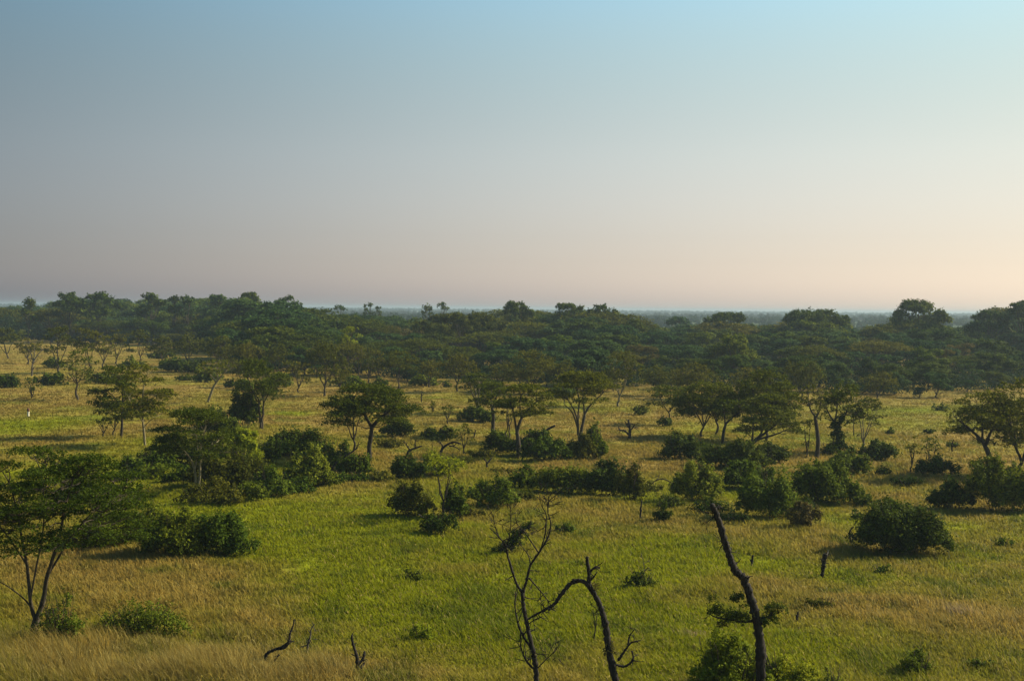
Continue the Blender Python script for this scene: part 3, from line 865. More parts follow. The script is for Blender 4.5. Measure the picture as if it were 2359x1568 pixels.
A(133, 860, 752, 98, 166, 812, 'hazy acacia at the far side of the left meadow, left of two', npads=18, tone='olive', cover=4.4)
A(208, 858, 756, 164, 236, 806, 'hazy acacia at the far side of the left meadow, right of two', npads=18, tone='olive', cover=4.4)
A(18, 826, 752, -22, 46, 800, 'hazy acacia at the left edge of the picture by the meadow end', npads=16, tone='olive', cover=4.4)
A(266, 838, 758, 246, 300, 812, 'olive acacia with a low crown at the end of the left meadow', npads=14, tone='olive', cover=4.4)
A(322, 838, 762, 298, 352, 810, 'pale olive acacia just right of the low-crowned olive one', npads=14, tone='olive', cover=4.4)
A(602, 987, 822, 545, 662, 905, 'tall acacia with twin slender trunks right of the dark tangled bush', stems=2, npads=26, fork=.7, tiers=.45, clumpy=True, bark='mid')
A(478, 926, 826, 448, 545, 862, 'thin leaning forked tree with a sparse crown on the left meadow', npads=16, cover=1.6, bark='pale', limbs=[
    ([(478, 926), (490, 895), (498, 880)], .26, .2), ([(498, 880), (515, 860), (530, 840)], .2, .06), ([(498, 880), (480, 858), (466, 842)], .16, .05), ([(502, 876), (500, 850), (505, 836)], .12, .05)])
A(688, 903, 826, 662, 716, 880, 'small olive acacia with a short trunk right of the twin-trunked acacia', npads=14, tone='olive', cover=4.4, clumpy=True)
A(746, 912, 786, 704, 800, 864, 'straight-trunked acacia with an upright crown behind the central umbrella acacia', npads=22, tone='olive', cover=3.2, clumpy=True)
A(826, 878, 790, 798, 850, 845, 'slim acacia left of the pair at the far edge of the middle meadow', npads=14, tone='olive', cover=4.4, clumpy=True)
A(848, 884, 796, 826, 874, 850, 'left tree of the paired slim acacias at the far edge of the middle meadow', npads=14, tone='olive', cover=4.4, clumpy=True)
A(866, 887, 800, 850, 892, 852, 'right tree of the paired slim acacias at the far edge of the middle meadow', npads=14, tone='olive', cover=4.4, clumpy=True)
A(915, 898, 808, 878, 962, 858, 'single slim-trunked acacia standing before the wood, right of the paired slim acacias', npads=18, tone='olive', cover=4.4)
A(852, 1060, 884, 742, 966, 968, 'big umbrella acacia with a forked trunk in the centre left of the meadow', npads=34, tiers=.35, dome=.85, cover=4.2, bark='dark', limbs=[
    ([(852, 1060), (850, 1030), (855, 1000), (856, 984)], .30, .24), ([(856, 984), (845, 965), (830, 940), (812, 920)], .2, .08), ([(856, 984), (872, 966), (892, 950), (912, 932)], .24, .08),
    ([(850, 974), (838, 940), (850, 915)], .12, .06), ([(885, 955), (890, 930), (885, 912)], .1, .05), ([(830, 940), (795, 930), (770, 922)], .1, .05)])
A(814, 1040, 905, 776, 852, 985, 'thin upright tree close behind the big umbrella acacia', npads=14, cover=2.0, bark='dark', clumpy=True)
A(1100, 952, 858, 1058, 1142, 908, 'olive acacia with a thick pale trunk left of the multi-stemmed umbrella acacia', npads=20, bark='pale', tone='acacia', trunk_w=.35)
A(1134, 1006, 878, 1088, 1186, 935, 'acacia with a bent pale upper branch and straight dark trunk', npads=22, bark='mid', limbs=[
    ([(1134, 1006), (1135, 980), (1136, 955), (1133, 938)], .28, .22), ([(1133, 938), (1124, 925), (1112, 912)], .15, .05), ([(1135, 940), (1142, 915), (1150, 900)], .15, .05), ([(1133, 945), (1130, 915), (1132, 898)], .12, .05)])
A(1169, 1012, 900, 1150, 1196, 950, 'slender two-stemmed tree hidden under the multi-stemmed umbrella acacia', npads=10, stems=2, cover=2.5, bark='mid')
A(1192, 1056, 882, 1140, 1276, 958, 'umbrella acacia with fanning stems and tiered dark crown right of centre', npads=32, tiers=.5, cover=4, bark='mid', limbs=[
    ([(1192, 1056), (1194, 1030), (1192, 1005), (1190, 995)], .28, .24), ([(1190, 997), (1196, 975), (1206, 955), (1222, 938), (1236, 925)], .2, .06), ([(1190, 997), (1186, 970), (1180, 940), (1172, 920)], .16, .06),
    ([(1192, 990), (1200, 960), (1196, 930), (1200, 910)], .12, .06), ([(1206, 960), (1228, 950), (1250, 945)], .1, .04)])
A(1331, 1016, 852, 1264, 1420, 920, 'dark umbrella acacia with V-spread pale stems right of centre', stems=1, npads=32, tiers=.35, cover=4.2, bark='mid', dome=.8, limbs=[
    ([(1334, 1016), (1340, 985), (1347, 952)], .24, .18), ([(1347, 952), (1358, 935), (1374, 920), (1390, 905)], .16, .06), ([(1346, 960), (1344, 930), (1342, 900)], .14, .06),
    ([(1331, 1002), (1330, 970), (1322, 945), (1308, 920)], .18, .06), ([(1331, 1002), (1331, 960), (1334, 925), (1330, 900)], .16, .06), ([(1330, 985), (1318, 950), (1300, 932)], .12, .05)])
A(1424, 936, 806, 1384, 1478, 890, 'tall pale-stemmed acacia behind the dark umbrella acacia', npads=24, tone='olive', bark='pale', clumpy=True, cover=3)
A(1538, 976, 886, 1490, 1596, 930, 'low forked acacia with a small round bush at its foot', npads=20, cover=2.8, fork=.55, bark='dark')
A(1614, 1006, 874, 1550, 1712, 955, 'dense acacia with a short curved trunk in the right-centre grove', npads=54, cover=6.4, bark='mid', tone='acacia', clumpy=True)
A(1648, 1000, 872, 1612, 1690, 940, 'slim upright acacia inside the right-centre grove', npads=14, cover=3, bark='dark')
A(1765, 1016, 852, 1676, 1842, 948, 'tall olive acacia at the back of the right-centre grove', npads=56, cover=6.4, bark='mid', tone='acacia', clumpy=True)
A(1668, 1025, 918, 1640, 1738, 985, 'small leaning tree with a hooked trunk in the right-centre grove', npads=14, cover=2.0, bark='dark', limbs=[
    ([(1664, 1020), (1666, 995), (1672, 975)], .22, .17), ([(1672, 975), (1690, 958), (1712, 945)], .14, .05), ([(1670, 980), (1668, 955), (1664, 940)], .12, .05)])
A(1722, 1032, 905, 1700, 1842, 998, 'spreading acacia with low slanting limbs on the right of the right-centre grove', npads=48, tiers=.65, cover=5, bark='mid', limbs=[
    ([(1720, 1036), (1735, 1018), (1752, 1004)], .3, .22), ([(1752, 1004), (1778, 985), (1806, 962)], .18, .06), ([(1745, 1012), (1785, 1000), (1818, 985)], .16, .05), ([(1750, 1004), (1762, 970), (1768, 940)], .14, .05), ([(1730, 1024), (1735, 985), (1730, 950)], .14, .05)])
A(1880, 1054, 880, 1838, 1910, 950, 'tall slender acacia with a curved bare trunk left of the ivy-clad tree', npads=18, cover=3, tone='olive', clumpy=True, limbs=[
    ([(1880, 1054), (1884, 1020), (1882, 985), (1878, 960)], .30, .2), ([(1878, 960), (1868, 945), (1862, 925)], .14, .06), ([(1879, 962), (1888, 942), (1890, 918)], .14, .06)])
A(1932, 1042, 872, 1886, 1996, 960, 'big acacia with a thick creeper-clad trunk on the right meadow', npads=32, cover=4, bark='dark', clumpy=True, tiers=.5, limbs=[
    ([(1932, 1042), (1930, 1012), (1926, 988), (1922, 970)], .30, .22), ([(1924, 976), (1908, 950), (1900, 928)], .12, .05), ([(1927, 986), (1946, 955), (1956, 928)], .14, .05), ([(1923, 972), (1928, 938), (1930, 910)], .12, .05)],
  ivy=[(1930, 1028, 15, 18), (1927, 1004, 14, 16), (1924, 984, 12, 14), (1938, 970, 10, 16), (1940, 1034, 14, 12)])
A(1984, 1042, 912, 1954, 2038, 985, 'pale thin-stemmed acacia on the right of the creeper-clad tree', npads=20, cover=2.8, bark='pale', tone='olive')
A(2281, 1100, 896, 2176, 2350, 1008, 'right-hand acacia with a curving pale trunk and airy spreading crown', npads=42, cover=3.6, bark='mid', tone='acacia', tiers=.55, limbs=[
    ([(2281, 1100), (2282, 1068), (2276, 1040), (2266, 1020)], .32, .22), ([(2266, 1020), (2248, 1000), (2228, 982), (2208, 966)], .2, .06), ([(2270, 1026), (2280, 1000), (2296, 975), (2304, 950)], .18, .06), ([(2262, 1014), (2262, 980), (2258, 945)], .14, .05)])
A(2352, 1096, 858, 2262, 2445, 1030, 'dense dark acacia cut by the right edge of the picture', npads=46, cover=5, bark='dark', clumpy=True, tiers=.7)
A(1030, 976, 928, 1008, 1051, 952, 'small flat-topped young acacia right of the big umbrella acacia', npads=8, cover=3.2, bark='dark')
A(998, 950, 924, 988, 1004, 940, 'tiny leaning tree left of the small flat-topped young acacia', npads=4, cover=3, bark='dark', clumpy=True)
A(1068, 1047, 975, 1046, 1090, 1012, 'stubby dark tree above the fallen twisted branch', npads=9, cover=3.4, bark='dark', clumpy=True)
A(1022, 1196, 1048, 978, 1062, 1110, 'ragged shrubby tree with bright leaves on an ivy-covered stem', npads=16, cover=2.2, bark='dark', tone='bright', clumpy=True, dome=.4)
A(2143, 1085, 1005, 2124, 2168, 1050, 'leafy young tree above a low bush on the right meadow', npads=12, cover=2.4, clumpy=True, dome=.4)
A(2098, 1092, 1000, 2088, 2116, 1050, 'crooked scraggly sapling left of the leafy young tree', npads=7, cover=1.8, clumpy=True, bark='dark', dome=.3)
A(1858, 1052, 960, 1842, 1876, 1030, 'wispy climbing sapling leaning by the slender acacia', npads=9, cover=1.8, clumpy=True, dome=.2, bark='dark')
A(1370, 1476, 1388, 1358, 1384, 1420, 'small dead-looking stub with a few leaves beside the arching snag', npads=4, cover=1.6, clumpy=True, bark='dark', dome=.3)

for a in [
    (432, 846, 768, 398, 468, 812, 'olive acacia behind the wide dark bush at the back of the left meadow'),
    (508, 862, 776, 470, 546, 822, 'olive acacia between the wide dark bush and the thin leaning forked tree'),
    (572, 874, 788, 538, 606, 836, 'small acacia behind the crown of the twin-trunked acacia, on its left'),
    (62, 838, 768, 36, 92, 812, 'small olive acacia at the far end of the left meadow, beside the left edge one'),
    (238, 846, 772, 216, 264, 816, 'thin olive acacia between the two hazy ones and the low-crowned one'),
    (372, 842, 772, 346, 404, 814, 'olive acacia between the pale olive one and the wide dark bush'),
    (556, 892, 826, 530, 584, 868, 'small bushy acacia left of the twin-trunked acacia, behind it'),
    (782, 902, 838, 758, 808, 876, 'small bushy acacia right of the straight-trunked acacia'),
    (986, 892, 826, 958, 1020, 866, 'low acacia before the wood, right of the single slim-trunked one'),
    (1150, 902, 832, 1122, 1184, 872, 'low acacia at the wood edge behind the bent-branched acacia'),
    (1296, 906, 828, 1266, 1332, 872, 'narrow acacia at the wood edge behind the dark umbrella acacia'),
    (1720, 922, 838, 1684, 1764, 888, 'low acacia at the wood edge behind the right-centre grove'),
    (642, 884, 792, 608, 676, 840, 'acacia before the wood, right of the twin-trunked crown'),
    (1052, 902, 812, 1014, 1094, 864, 'hazy acacia before the wood behind the small flat-topped young acacia'),
    (1224, 908, 808, 1166, 1286, 866, 'wide olive acacia before the wood between the fanning acacia and the dark umbrella acacia'),
    (1512, 912, 838, 1478, 1552, 884, 'small olive acacia right of the tall pale-stemmed acacia'),
    (1590, 918, 832, 1542, 1640, 886, 'wide olive acacia at the wood edge behind the low forked acacia'),
    (1848, 926, 826, 1796, 1896, 884, 'olive acacia at the wood edge behind the tall slender acacia'),
    (2020, 922, 852, 1984, 2062, 895, 'small acacia at the wood edge right of the creeper-clad tree'),
]:
    A(*a, tone='olive', cover=4.2, npads=20, clumpy=True)
crown_tree(565, 1088, 983, 498, 606, 1075, 'bright yellow-green rounded tree among the left-centre bushes', tone='bright', nl=20, lump=.36, cover=5, group='tall')
# ------------------------------------------------------------------ bushes
B = bush
for a in [
    (468, 880, 850, 436, 506, 'green shrub left of the thin leaning forked tree, by the wood edge'), (642, 892, 864, 606, 676, 'green shrub under the acacia right of the twin-trunked crown'),
    (800, 890, 866, 762, 836, 'green shrub under the slim acacias at the far edge of the middle meadow'), (300, 852, 828, 272, 334, 'green shrub under the low-crowned olive acacia'),
    (120, 848, 826, 96, 150, 'dark green shrub at the far end of the left meadow'), (392, 852, 832, 366, 420, 'dark green shrub between the pale olive acacia and the wide dark bush'),
    (560, 898, 876, 534, 586, 'green shrub under the small bushy acacia behind the twin-trunked one'), (870, 896, 874, 846, 900, 'green shrub at the foot of the paired slim acacias'),
    (1130, 906, 880, 1096, 1166, 'green shrub at the wood edge behind the olive acacia with the thick trunk'), (1290, 916, 892, 1250, 1330, 'green shrub at the wood edge behind the umbrella acacias'),
    (180, 1132, 1094, 140, 226, 'pale green shrub behind the crown of the large foreground acacia'), (300, 1100, 1052, 262, 346, 'pale green shrub left of the green bush behind the large acacia'),
    (598, 1120, 1074, 552, 640, 'pale green shrub at the foot of the bright yellow-green tree')]:
    B(*a, tone='bush', nl=7, cover=3.2, spike=1.5)
B(572, 985, 890, 522, 598, 'dark tangled bush at the foot of the twin-trunked acacia', tone='dark')
B(14, 893, 866, -16, 41, 'dark round bush at the left edge of the meadow', tone='dark')
B(110, 888, 862, 80, 152, 'low dark bush behind the loose-crowned tree', tone='dark', nl=6)
B(232, 884, 858, 186, 300, 'dark low bush behind the tiered acacia pair', tone='dark', nl=7)
B(425, 876, 864, 404, 447, 'tiny low bush alone on the left meadow', tone='dark', nl=4)
B(418, 858, 826, 366, 470, 'wide dark bush along the back of the left meadow', tone='dark')
B(376, 826, 812, 332, 402, 'long flat dark bush in the far gap of the left meadow', tone='dark', nl=6)
B(528, 892, 876, 514, 544, 'small rounded bush left of the dark tangled bush', tone='dark', nl=4)
B(980, 889, 866, 938, 1012, 'dark bush with a pale stick before the wood, behind the umbrella acacia', tone='bush')
B(1024, 892, 878, 1014, 1036, 'little round shrub right of the bush with the pale stick', nl=3)
B(912, 1006, 964, 874, 950, 'dark thicket right of the big umbrella acacia', tone='dark')
B(988, 1012, 984, 966, 1012, 'left bush of the small pair beyond the dark thicket', nl=5)
B(1024, 1015, 980, 1006, 1048, 'right bush of the small pair beyond the dark thicket', nl=5)
B(1092, 972, 940, 1052, 1140, 'dark bush at the foot of the olive acacia with the thick trunk', tone='dark')
B(1142, 1043, 998, 1112, 1178, 'uneven dark bush around the acacia with the bent branch', tone='dark')
B(1222, 1050, 990, 1176, 1272, 'dark bush below the fallen grey limb', tone='dark')
B(1256, 1062, 1010, 1196, 1320, 'mid green bush in front of the umbrella acacia with fanning stems', tone='bush')
B(1330, 1060, 1002, 1290, 1376, 'grey-green bush under the dark umbrella acacia', tone='olive')
B(1372, 1058, 978, 1346, 1396, 'tall leafy bush at the right end of the thicket under the umbrella acacia', tone='bush', nl=8, deep=.9)
B(1477, 956, 928, 1458, 1496, 'small round dark bush alone behind the right-centre meadow', tone='dark', nl=5)
B(1524, 982, 956, 1508, 1548, 'small round bush at the foot of the low forked acacia', tone='dark', nl=5)
B(1565, 1060, 1000, 1520, 1622, 'left bush of the dark mass under the right-centre grove', tone='dark', nl=10)
B(1668, 1078, 1010, 1600, 1758, 'large dark bush in the middle of the right-centre grove', tone='dark', nl=13)
B(1782, 1066, 1022, 1742, 1818, 'right bush of the dark mass under the right-centre grove', tone='dark')
B(1955, 1094, 1034, 1904, 2006, 'mid green bush in front of the creeper-clad tree', tone='bush', nl=10)
B(2024, 1062, 1018, 1982, 2068, 'dark rounded bush right of the creeper-clad tree', tone='dark')
B(1905, 1046, 1012, 1890, 1926, 'little bush between the slender acacia and the creeper-clad tree', nl=4)
B(2034, 1096, 1070, 2016, 2054, 'small dark bush right of the mid green bush', tone='dark', nl=4)
B(2156, 1096, 1052, 2112, 2206, 'low bush beneath the leafy young tree on the right meadow', tone='dark')
B(2168, 946, 934, 2146, 2186, 'flat little bush near the far edge of the right meadow', tone='dark', nl=4)
B(2195, 1032, 1018, 2178, 2214, 'small bush on the right meadow left of the right-hand acacia', nl=4)
B(2050, 1001, 990, 2040, 2060, 'tiny bush left one of the row beyond the dark rounded bush', nl=3)
B(2140, 998, 990, 2130, 2151, 'tiny dark bush on the open right meadow', nl=3, tone='dark')
B(2188, 1172, 1106, 2136, 2244, 'dark bush left of the big one under the right-hand acacia', tone='dark')
B(2300, 1178, 1056, 2222, 2400, 'big grey-green bush under the right-hand acacia', tone='bush', nl=13, deep=.8)
B(2078, 1280, 1168, 1984, 2174, 'large dark dome-shaped bush alone on the right foreground', tone='dark', nl=20, cover=4.5, stalks=10, dome=True, deep=.85)
B(1606, 1156, 1072, 1548, 1664, 'tall bush at the left of the right-centre bush cluster', tone='leafy', nl=11, deep=.9)
B(1706, 1128, 1072, 1650, 1790, 'bush at the back of the right-centre bush cluster', tone='bush', nl=10)
B(1764, 1194, 1086, 1702, 1830, 'large front bush of the right-centre bush cluster', tone='leafy', nl=13, deep=.9)
B(1890, 1160, 1072, 1824, 1988, 'wide flat-topped bush at the right of the bush cluster', tone='bush', nl=12)
B(1852, 1218, 1158, 1814, 1892, 'small grey-leaved bush in front of the wide flat-topped bush', tone='dry', nl=7)
B(1204, 1124, 1082, 1172, 1248, 'left bush of the long dark row in the middle of the meadow', tone='bush', nl=8)
B(1310, 1138, 1078, 1230, 1380, 'middle bush of the long dark row, behind the bare tree top', tone='bush', nl=13)
B(1400, 1142, 1070, 1352, 1452, 'dense bush towards the right end of the long dark row', tone='dark', nl=10)
B(1452, 1154, 1064, 1420, 1484, 'twiggy bush at the right end of the long dark row', tone='olive', nl=8, stalks=14, cover=2.6, spike=1.6)
B(1524, 1202, 1158, 1504, 1546, 'small upright dark bush right of the bare post', tone='dark', nl=5, deep=.9)
B(1132, 1168, 1106, 1080, 1192, 'rounded green bush right of the ragged shrubby tree', tone='leafy', nl=9, deep=.9)
B(942, 1190, 1118, 898, 1000, 'grey-green bush left of the ragged shrubby tree', tone='olive', nl=9, deep=.9)
B(1045, 1192, 1112, 1014, 1082, 'leafy bush at the foot of the ragged shrubby tree', tone='bush', nl=7, deep=.9)
B(945, 1106, 1050, 898, 990, 'dark bush behind the pale loose shrub in the centre', tone='dark', nl=8)
B(1014, 1096, 1036, 966, 1064, 'pale yellow-green loose shrub behind the ragged shrubby tree', tone='bright', nl=8, cover=2.4, spike=1.6)
B(672, 1050, 996, 606, 752, 'dark bush behind the left-centre thicket', tone='dark', nl=11)
B(704, 1122, 1040, 648, 762, 'dense round bush at the right of the left-centre thicket', tone='leafy', nl=11, deep=.9)
B(770, 1086, 1012, 730, 812, 'fine-leaved bush left of the bent bare branch', tone='bush', nl=8, cover=3, spike=1.5)
B(822, 1100, 1040, 770, 858, 'low bush around the foot of the big umbrella acacia', tone='bush', nl=8)
B(622, 1142, 1080, 566, 672, 'low green bush in front of the bright yellow-green tree', tone='leafy', nl=9)
B(520, 1126, 1060, 420, 620, 'wide tangled bush around the pale forked trunks', tone='olive', nl=13, cover=3.6, stalks=12)
B(440, 1162, 1112, 408, 566, 'low tangled bush in front of the pale forked trunks', tone='olive', nl=9, cover=3.2, stalks=8)
B(618, 1074, 1010, 590, 652, 'blue-green bush just right of the bright yellow-green tree', tone='dark', nl=7, deep=.9)
B(360, 1088, 1030, 304, 402, 'green bush behind the large foreground acacia crown', tone='bush', nl=9)
B(400, 1070, 1012, 350, 520, 'shaded bush behind the pale forked trunks', tone='dark', nl=10)
B(498, 1006, 926, 452, 546, 'dark bush showing behind the crown of the green acacia with pale trunks', tone='dark', nl=8)
B(206, 1266, 1208, 138, 300, 'low bush at the left end of the foreground cluster, under the large acacia crown', tone='bush', nl=9, deep=.8)
B(255, 1250, 1186, 176, 336, 'left bush of the foreground cluster by the large acacia', tone='bush', nl=12, deep=.9)
B(385, 1288, 1182, 300, 456, 'middle bush of the foreground cluster, with a tall hump', tone='bush', nl=13, deep=.9)
B(506, 1282, 1192, 424, 578, 'right bush of the foreground cluster, ending at the green grass', tone='bush', nl=13, deep=.9)
B(118, 1500, 1376, 84, 190, 'upright shrub growing beside the foot of the large acacia', tone='leafy', nl=9, cover=1.0, spike=3.0, deep=.8, stalks=24)
B(320, 1476, 1400, 196, 440, 'low leafy shrub half hidden in tall straw grass', tone='leafy', nl=18, cover=.9, spike=3.0, deep=.4, stalks=34)
B(1705, 1592, 1470, 1596, 1786, 'bright leafy bush at the foot of the tall snag, left side', tone='bright', nl=15, cover=2.9, deep=.8, spike=1.5)  # brighter leaf colour stands in for light on its shaded side
B(1812, 1592, 1504, 1748, 1882, 'small leafy bush at the foot of the tall snag, right side', tone='bright', nl=9, cover=2.2, spike=1.8)  # same brightened leaf colour in place of light
B(1912, 1606, 1536, 1884, 1946, 'sprouting shrub at the bottom edge right of the tall snag', tone='leafy', nl=6, cover=2.2, spike=2)
B(2114, 1556, 1506, 2072, 2160, 'dark tufted shrub near the bottom right', tone='bush', nl=6, cover=2.4, spike=1.6)
B(2310, 1260, 1240, 2290, 2332, 'little green shrub far right beyond the dome-shaped bush', nl=4, cover=2.5)
B(2026, 1322, 1298, 2002, 2052, 'little green shrub in front of the dome-shaped bush', nl=4, cover=2.5)
B(1886, 1408, 1372, 1856, 1922, 'faint olive shrub in the dry grass right of the tall snag', tone='olive', nl=5, cover=2.0)
B(1482, 1354, 1322, 1440, 1516, 'prostrate dark conifer-like shrub with a dead twig above it', tone='dark', nl=5, cover=3, spike=1.6)
B(952, 1338, 1312, 920, 984, 'low dark weed patch left of the bare twin-stemmed tree', nl=4, cover=2)
B(970, 1478, 1438, 944, 1000, 'tuft of long fresh green grass-like weeds', tone='bright', nl=5, cover=2, spike=2)
B(1300, 1228, 1208, 1278, 1326, 'low green weed patch right of the bare twin-stemmed tree', nl=4, cover=2.5)
B(1972, 1196, 1178, 1956, 1990, 'little shrub left of the dome-shaped bush', nl=3, cover=2.5)
B(790, 1568, 1552, 780, 802, 'tiny leafy shrub at the bottom edge left of the forked stump', nl=3, cover=3)
B(2260, 1540, 1516, 2225, 2290, 'low weed patch in the bottom right corner', nl=4, cover=2)
B(1010, 1232, 1176, 966, 1050, 'low scrub with a bare fork in front of the ragged shrubby tree', tone='dark', nl=6, cover=2.2)

for x, y, w, h in [(1545, 1170, 40, 22), (1640, 1182, 46, 26), (1690, 1202, 40, 20), (1836, 1176, 44, 26), (1996, 1166, 40, 20), (1744, 1076, 50, 26), (1884, 1092, 40, 22), (2092, 1120, 44, 22)]:
    B(x, y, y - h, x - w, x + w, 'low dark scrub tuft between the right-centre bushes', tone='dark', nl=5, cover=2.6, spike=1.7, group='scrub tufts between the right-centre bushes', name='scrub_tuft')
for x, y, w, h in [(330, 1104, 60, 36), (420, 1112, 56, 34), (560, 1152, 60, 34), (676, 1136, 52, 30), (742, 1118, 46, 32), (800, 1112, 46, 26), (640, 1056, 60, 40)]:
    B(x, y, y - h, x - w, x + w, 'low green shrub in the continuous thicket under the left-centre trees', tone='bush', nl=7, cover=2.8, spike=1.6, group='low shrubs of the left-centre thicket', name='low_shrub')
for x, y, w, h in [(1110, 1056, 36, 22), (1060, 1072, 34, 18), (870, 1110, 40, 24), (1200, 1150, 40, 16), (1500, 1132, 34, 18), (1086, 1192, 34, 22), (900, 1030, 40, 22), (1160, 1092, 34, 14)]:
    B(x, y, y - h, x - w, x + w, 'small ragged scrub among the bushes of the middle meadow', tone='olive', nl=5, cover=2.4, spike=1.8, group='small scrub of the middle meadow', name='scrub_tuft')

# ------------------------------------------------------------------ dead wood
D = dead
D('bare_tree', 'leafless twin-stemmed tree with fine branches at the bottom centre', 1236, 1604, [
    ([(1236, 1604), (1234, 1545), (1228, 1500), (1216, 1450), (1206, 1400), (1203, 1365)], 6.28, 4.47),
    ([(1203, 1365), (1188, 1340), (1172, 1290), (1163, 1255), (1148, 1235), (1128, 1215)], 3.44, 1.03),
    ([(1203, 1370), (1214, 1330), (1222, 1300), (1242, 1270), (1262, 1235), (1268, 1205), (1262, 1180)], 3.44, 1.29),
    ([(1262, 1180), (1264, 1155), (1292, 1132)], 1.63, 0.585), ([(1264, 1165), (1262, 1140), (1256, 1118)], 1.29, 0.507),
    ([(1242, 1272), (1254, 1235), (1258, 1195), (1256, 1180), (1246, 1160), (1240, 1130)], 1.89, 0.516),
    ([(1240, 1272), (1225, 1250), (1208, 1225), (1190, 1205), (1186, 1180)], 1.89, 0.516),
    ([(1222, 1300), (1216, 1278), (1204, 1262), (1188, 1240)], 1.72, 0.585),
    ([(1163, 1255), (1172, 1240), (1176, 1205), (1176, 1165)], 1.46, 0.507), ([(1150, 1238), (1140, 1210), (1136, 1185)], 1.29, 0.439),
    ([(1228, 1500), (1205, 1465), (1194, 1440), (1186, 1400), (1188, 1365)], 2.84, 1.55), ([(1234, 1545), (1212, 1520), (1200, 1490), (1198, 1455)], 2.84, 1.29),
    ([(1216, 1425), (1240, 1410), (1262, 1400)], 2.49, 1.89), ([(1236, 1540), (1258, 1518), (1280, 1500)], 1.89, 0.516), ([(1218, 1330), (1240, 1355), (1264, 1385)], 1.89, 1.46)], twigs=9, twig_len=30, bark='dead')
D('snag', 'broken dead trunk whose long branch arches over to the bare tree', 1424, 1606, [
    ([(1424, 1606), (1414, 1550), (1402, 1495), (1394, 1440), (1384, 1400), (1370, 1370), (1358, 1350), (1356, 1320), (1352, 1290), (1353, 1282)], 9.64, 3.29),
    ([(1366, 1362), (1350, 1342), (1332, 1336), (1315, 1342), (1298, 1360), (1280, 1385), (1266, 1398)], 5.61, 3.66), ([(1268, 1394), (1264, 1408)], 3.54, 1.83),
    ([(1266, 1396), (1250, 1406), (1228, 1420)], 2.93, 2.07),
    ([(1356, 1318), (1366, 1310), (1372, 1306), (1382, 1308)], 3.05, 1.34), ([(1360, 1335), (1368, 1325), (1374, 1314)], 2.56, 1.22),
    ([(1424, 1520), (1436, 1500), (1452, 1478), (1474, 1470)], 3.54, 1.22), ([(1446, 1484), (1450, 1464), (1462, 1446)], 2.68, 0.83), ([(1418, 1530), (1440, 1534), (1458, 1520), (1456, 1500)], 2.93, 2.2), ([(1458, 1520), (1468, 1518)], 2.07, 1.04)],
    twigs=4, twig_len=16, fuzz=[(1404, 1500, 14, 20, 'dry'), (1372, 1352, 8, 8, 'dry')])
D('snag', 'tall leaning broken trunk with a leafy side branch at the lower right', 1752, 1606, [
    ([(1752, 1606), (1752, 1540), (1750, 1490), (1744, 1440), (1736, 1400), (1724, 1362), (1712, 1332), (1692, 1312), (1680, 1280), (1668, 1245), (1655, 1200), (1640, 1162)], 12.5, 6.3),
    ([(1712, 1332), (1722, 1328), (1718, 1336)], 4.6, 3), ([(1648, 1182), (1632, 1180), (1614, 1178)], 1.5, 0.51), ([(1650, 1185), (1634, 1196), (1620, 1206)], 1.5, 0.51), ([(1646, 1172), (1660, 1168), (1666, 1172)], 2, 1),
    ([(1656, 1212), (1668, 1210)], 2.2, 1.4), ([(1668, 1245), (1660, 1262), (1656, 1275)], 1.4, 0.51), ([(1674, 1252), (1678, 1250)], 2.2, 1.2),
    ([(1690, 1306), (1700, 1296)], 3, 1.6), ([(1676, 1270), (1686, 1262)], 2.4, 1.2), ([(1748, 1468), (1736, 1458)], 3, 1.6), ([(1752, 1520), (1764, 1512)], 3, 1.6),
    ([(1742, 1428), (1710, 1430), (1680, 1425), (1650, 1420), (1626, 1408)], 4, 1), ([(1746, 1424), (1768, 1418), (1800, 1404)], 2.4, 0.75), ([(1750, 1490), (1764, 1505), (1772, 1530)], 2.2, 0.75)],
    twigs=2, twig_len=22, fuzz=[(1706, 1428, 34, 20, 'dark'), (1668, 1422, 26, 15, 'dark'), (1642, 1408, 22, 17, 'dark'), (1702, 1384, 24, 15, 'dark'), (1780, 1408, 28, 17, 'dark'), (1768, 1434, 20, 22, 'dark'), (1642, 1380, 14, 8, 'dark'), (1660, 1440, 16, 8, 'dry')])
D('fallen_branch', 'broken dark branch arching out of the tall grass near the bottom left', 612, 1530, [
    ([(604, 1524), (612, 1508), (622, 1500), (636, 1494), (648, 1490), (660, 1482), (666, 1474)], 4, 2.8), ([(666, 1476), (667, 1460), (673, 1444), (676, 1428)], 2.8, 1.4), ([(669, 1452), (677, 1450)], 1.4, .8), ([(662, 1480), (676, 1478)], 1.4, .8), ([(640, 1494), (656, 1492), (668, 1476)], 3, 2),
    ([(604, 1522), (580, 1516), (550, 1510), (520, 1488)], 2.6, 1.2), ([(626, 1528), (650, 1522), (672, 1522)], 2.6, 1.8), ([(628, 1526), (640, 1510), (644, 1502)], 2.4, 1.2)], twigs=2, twig_len=14)
D('dead_sapling', 'thin dead sapling with a rough stem right of the arching branch', 706, 1520, [([(704, 1520), (708, 1488), (714, 1466), (716, 1450), (724, 1436)], 3.2, 1), ([(709, 1484), (718, 1470)], 1.6, .7)], twigs=6, twig_len=14, bark='twig')
D('stump', 'forked black stump at the bottom edge left of centre', 826, 1562, [([(826, 1566), (824, 1530), (820, 1504), (812, 1480), (810, 1462)], 5.5, 2), ([(824, 1530), (836, 1516), (838, 1502)], 4, 2.5), ([(826, 1545), (836, 1530)], 4, 3), ([(822, 1512), (808, 1508)], 2, 1)], twigs=2, twig_len=12)
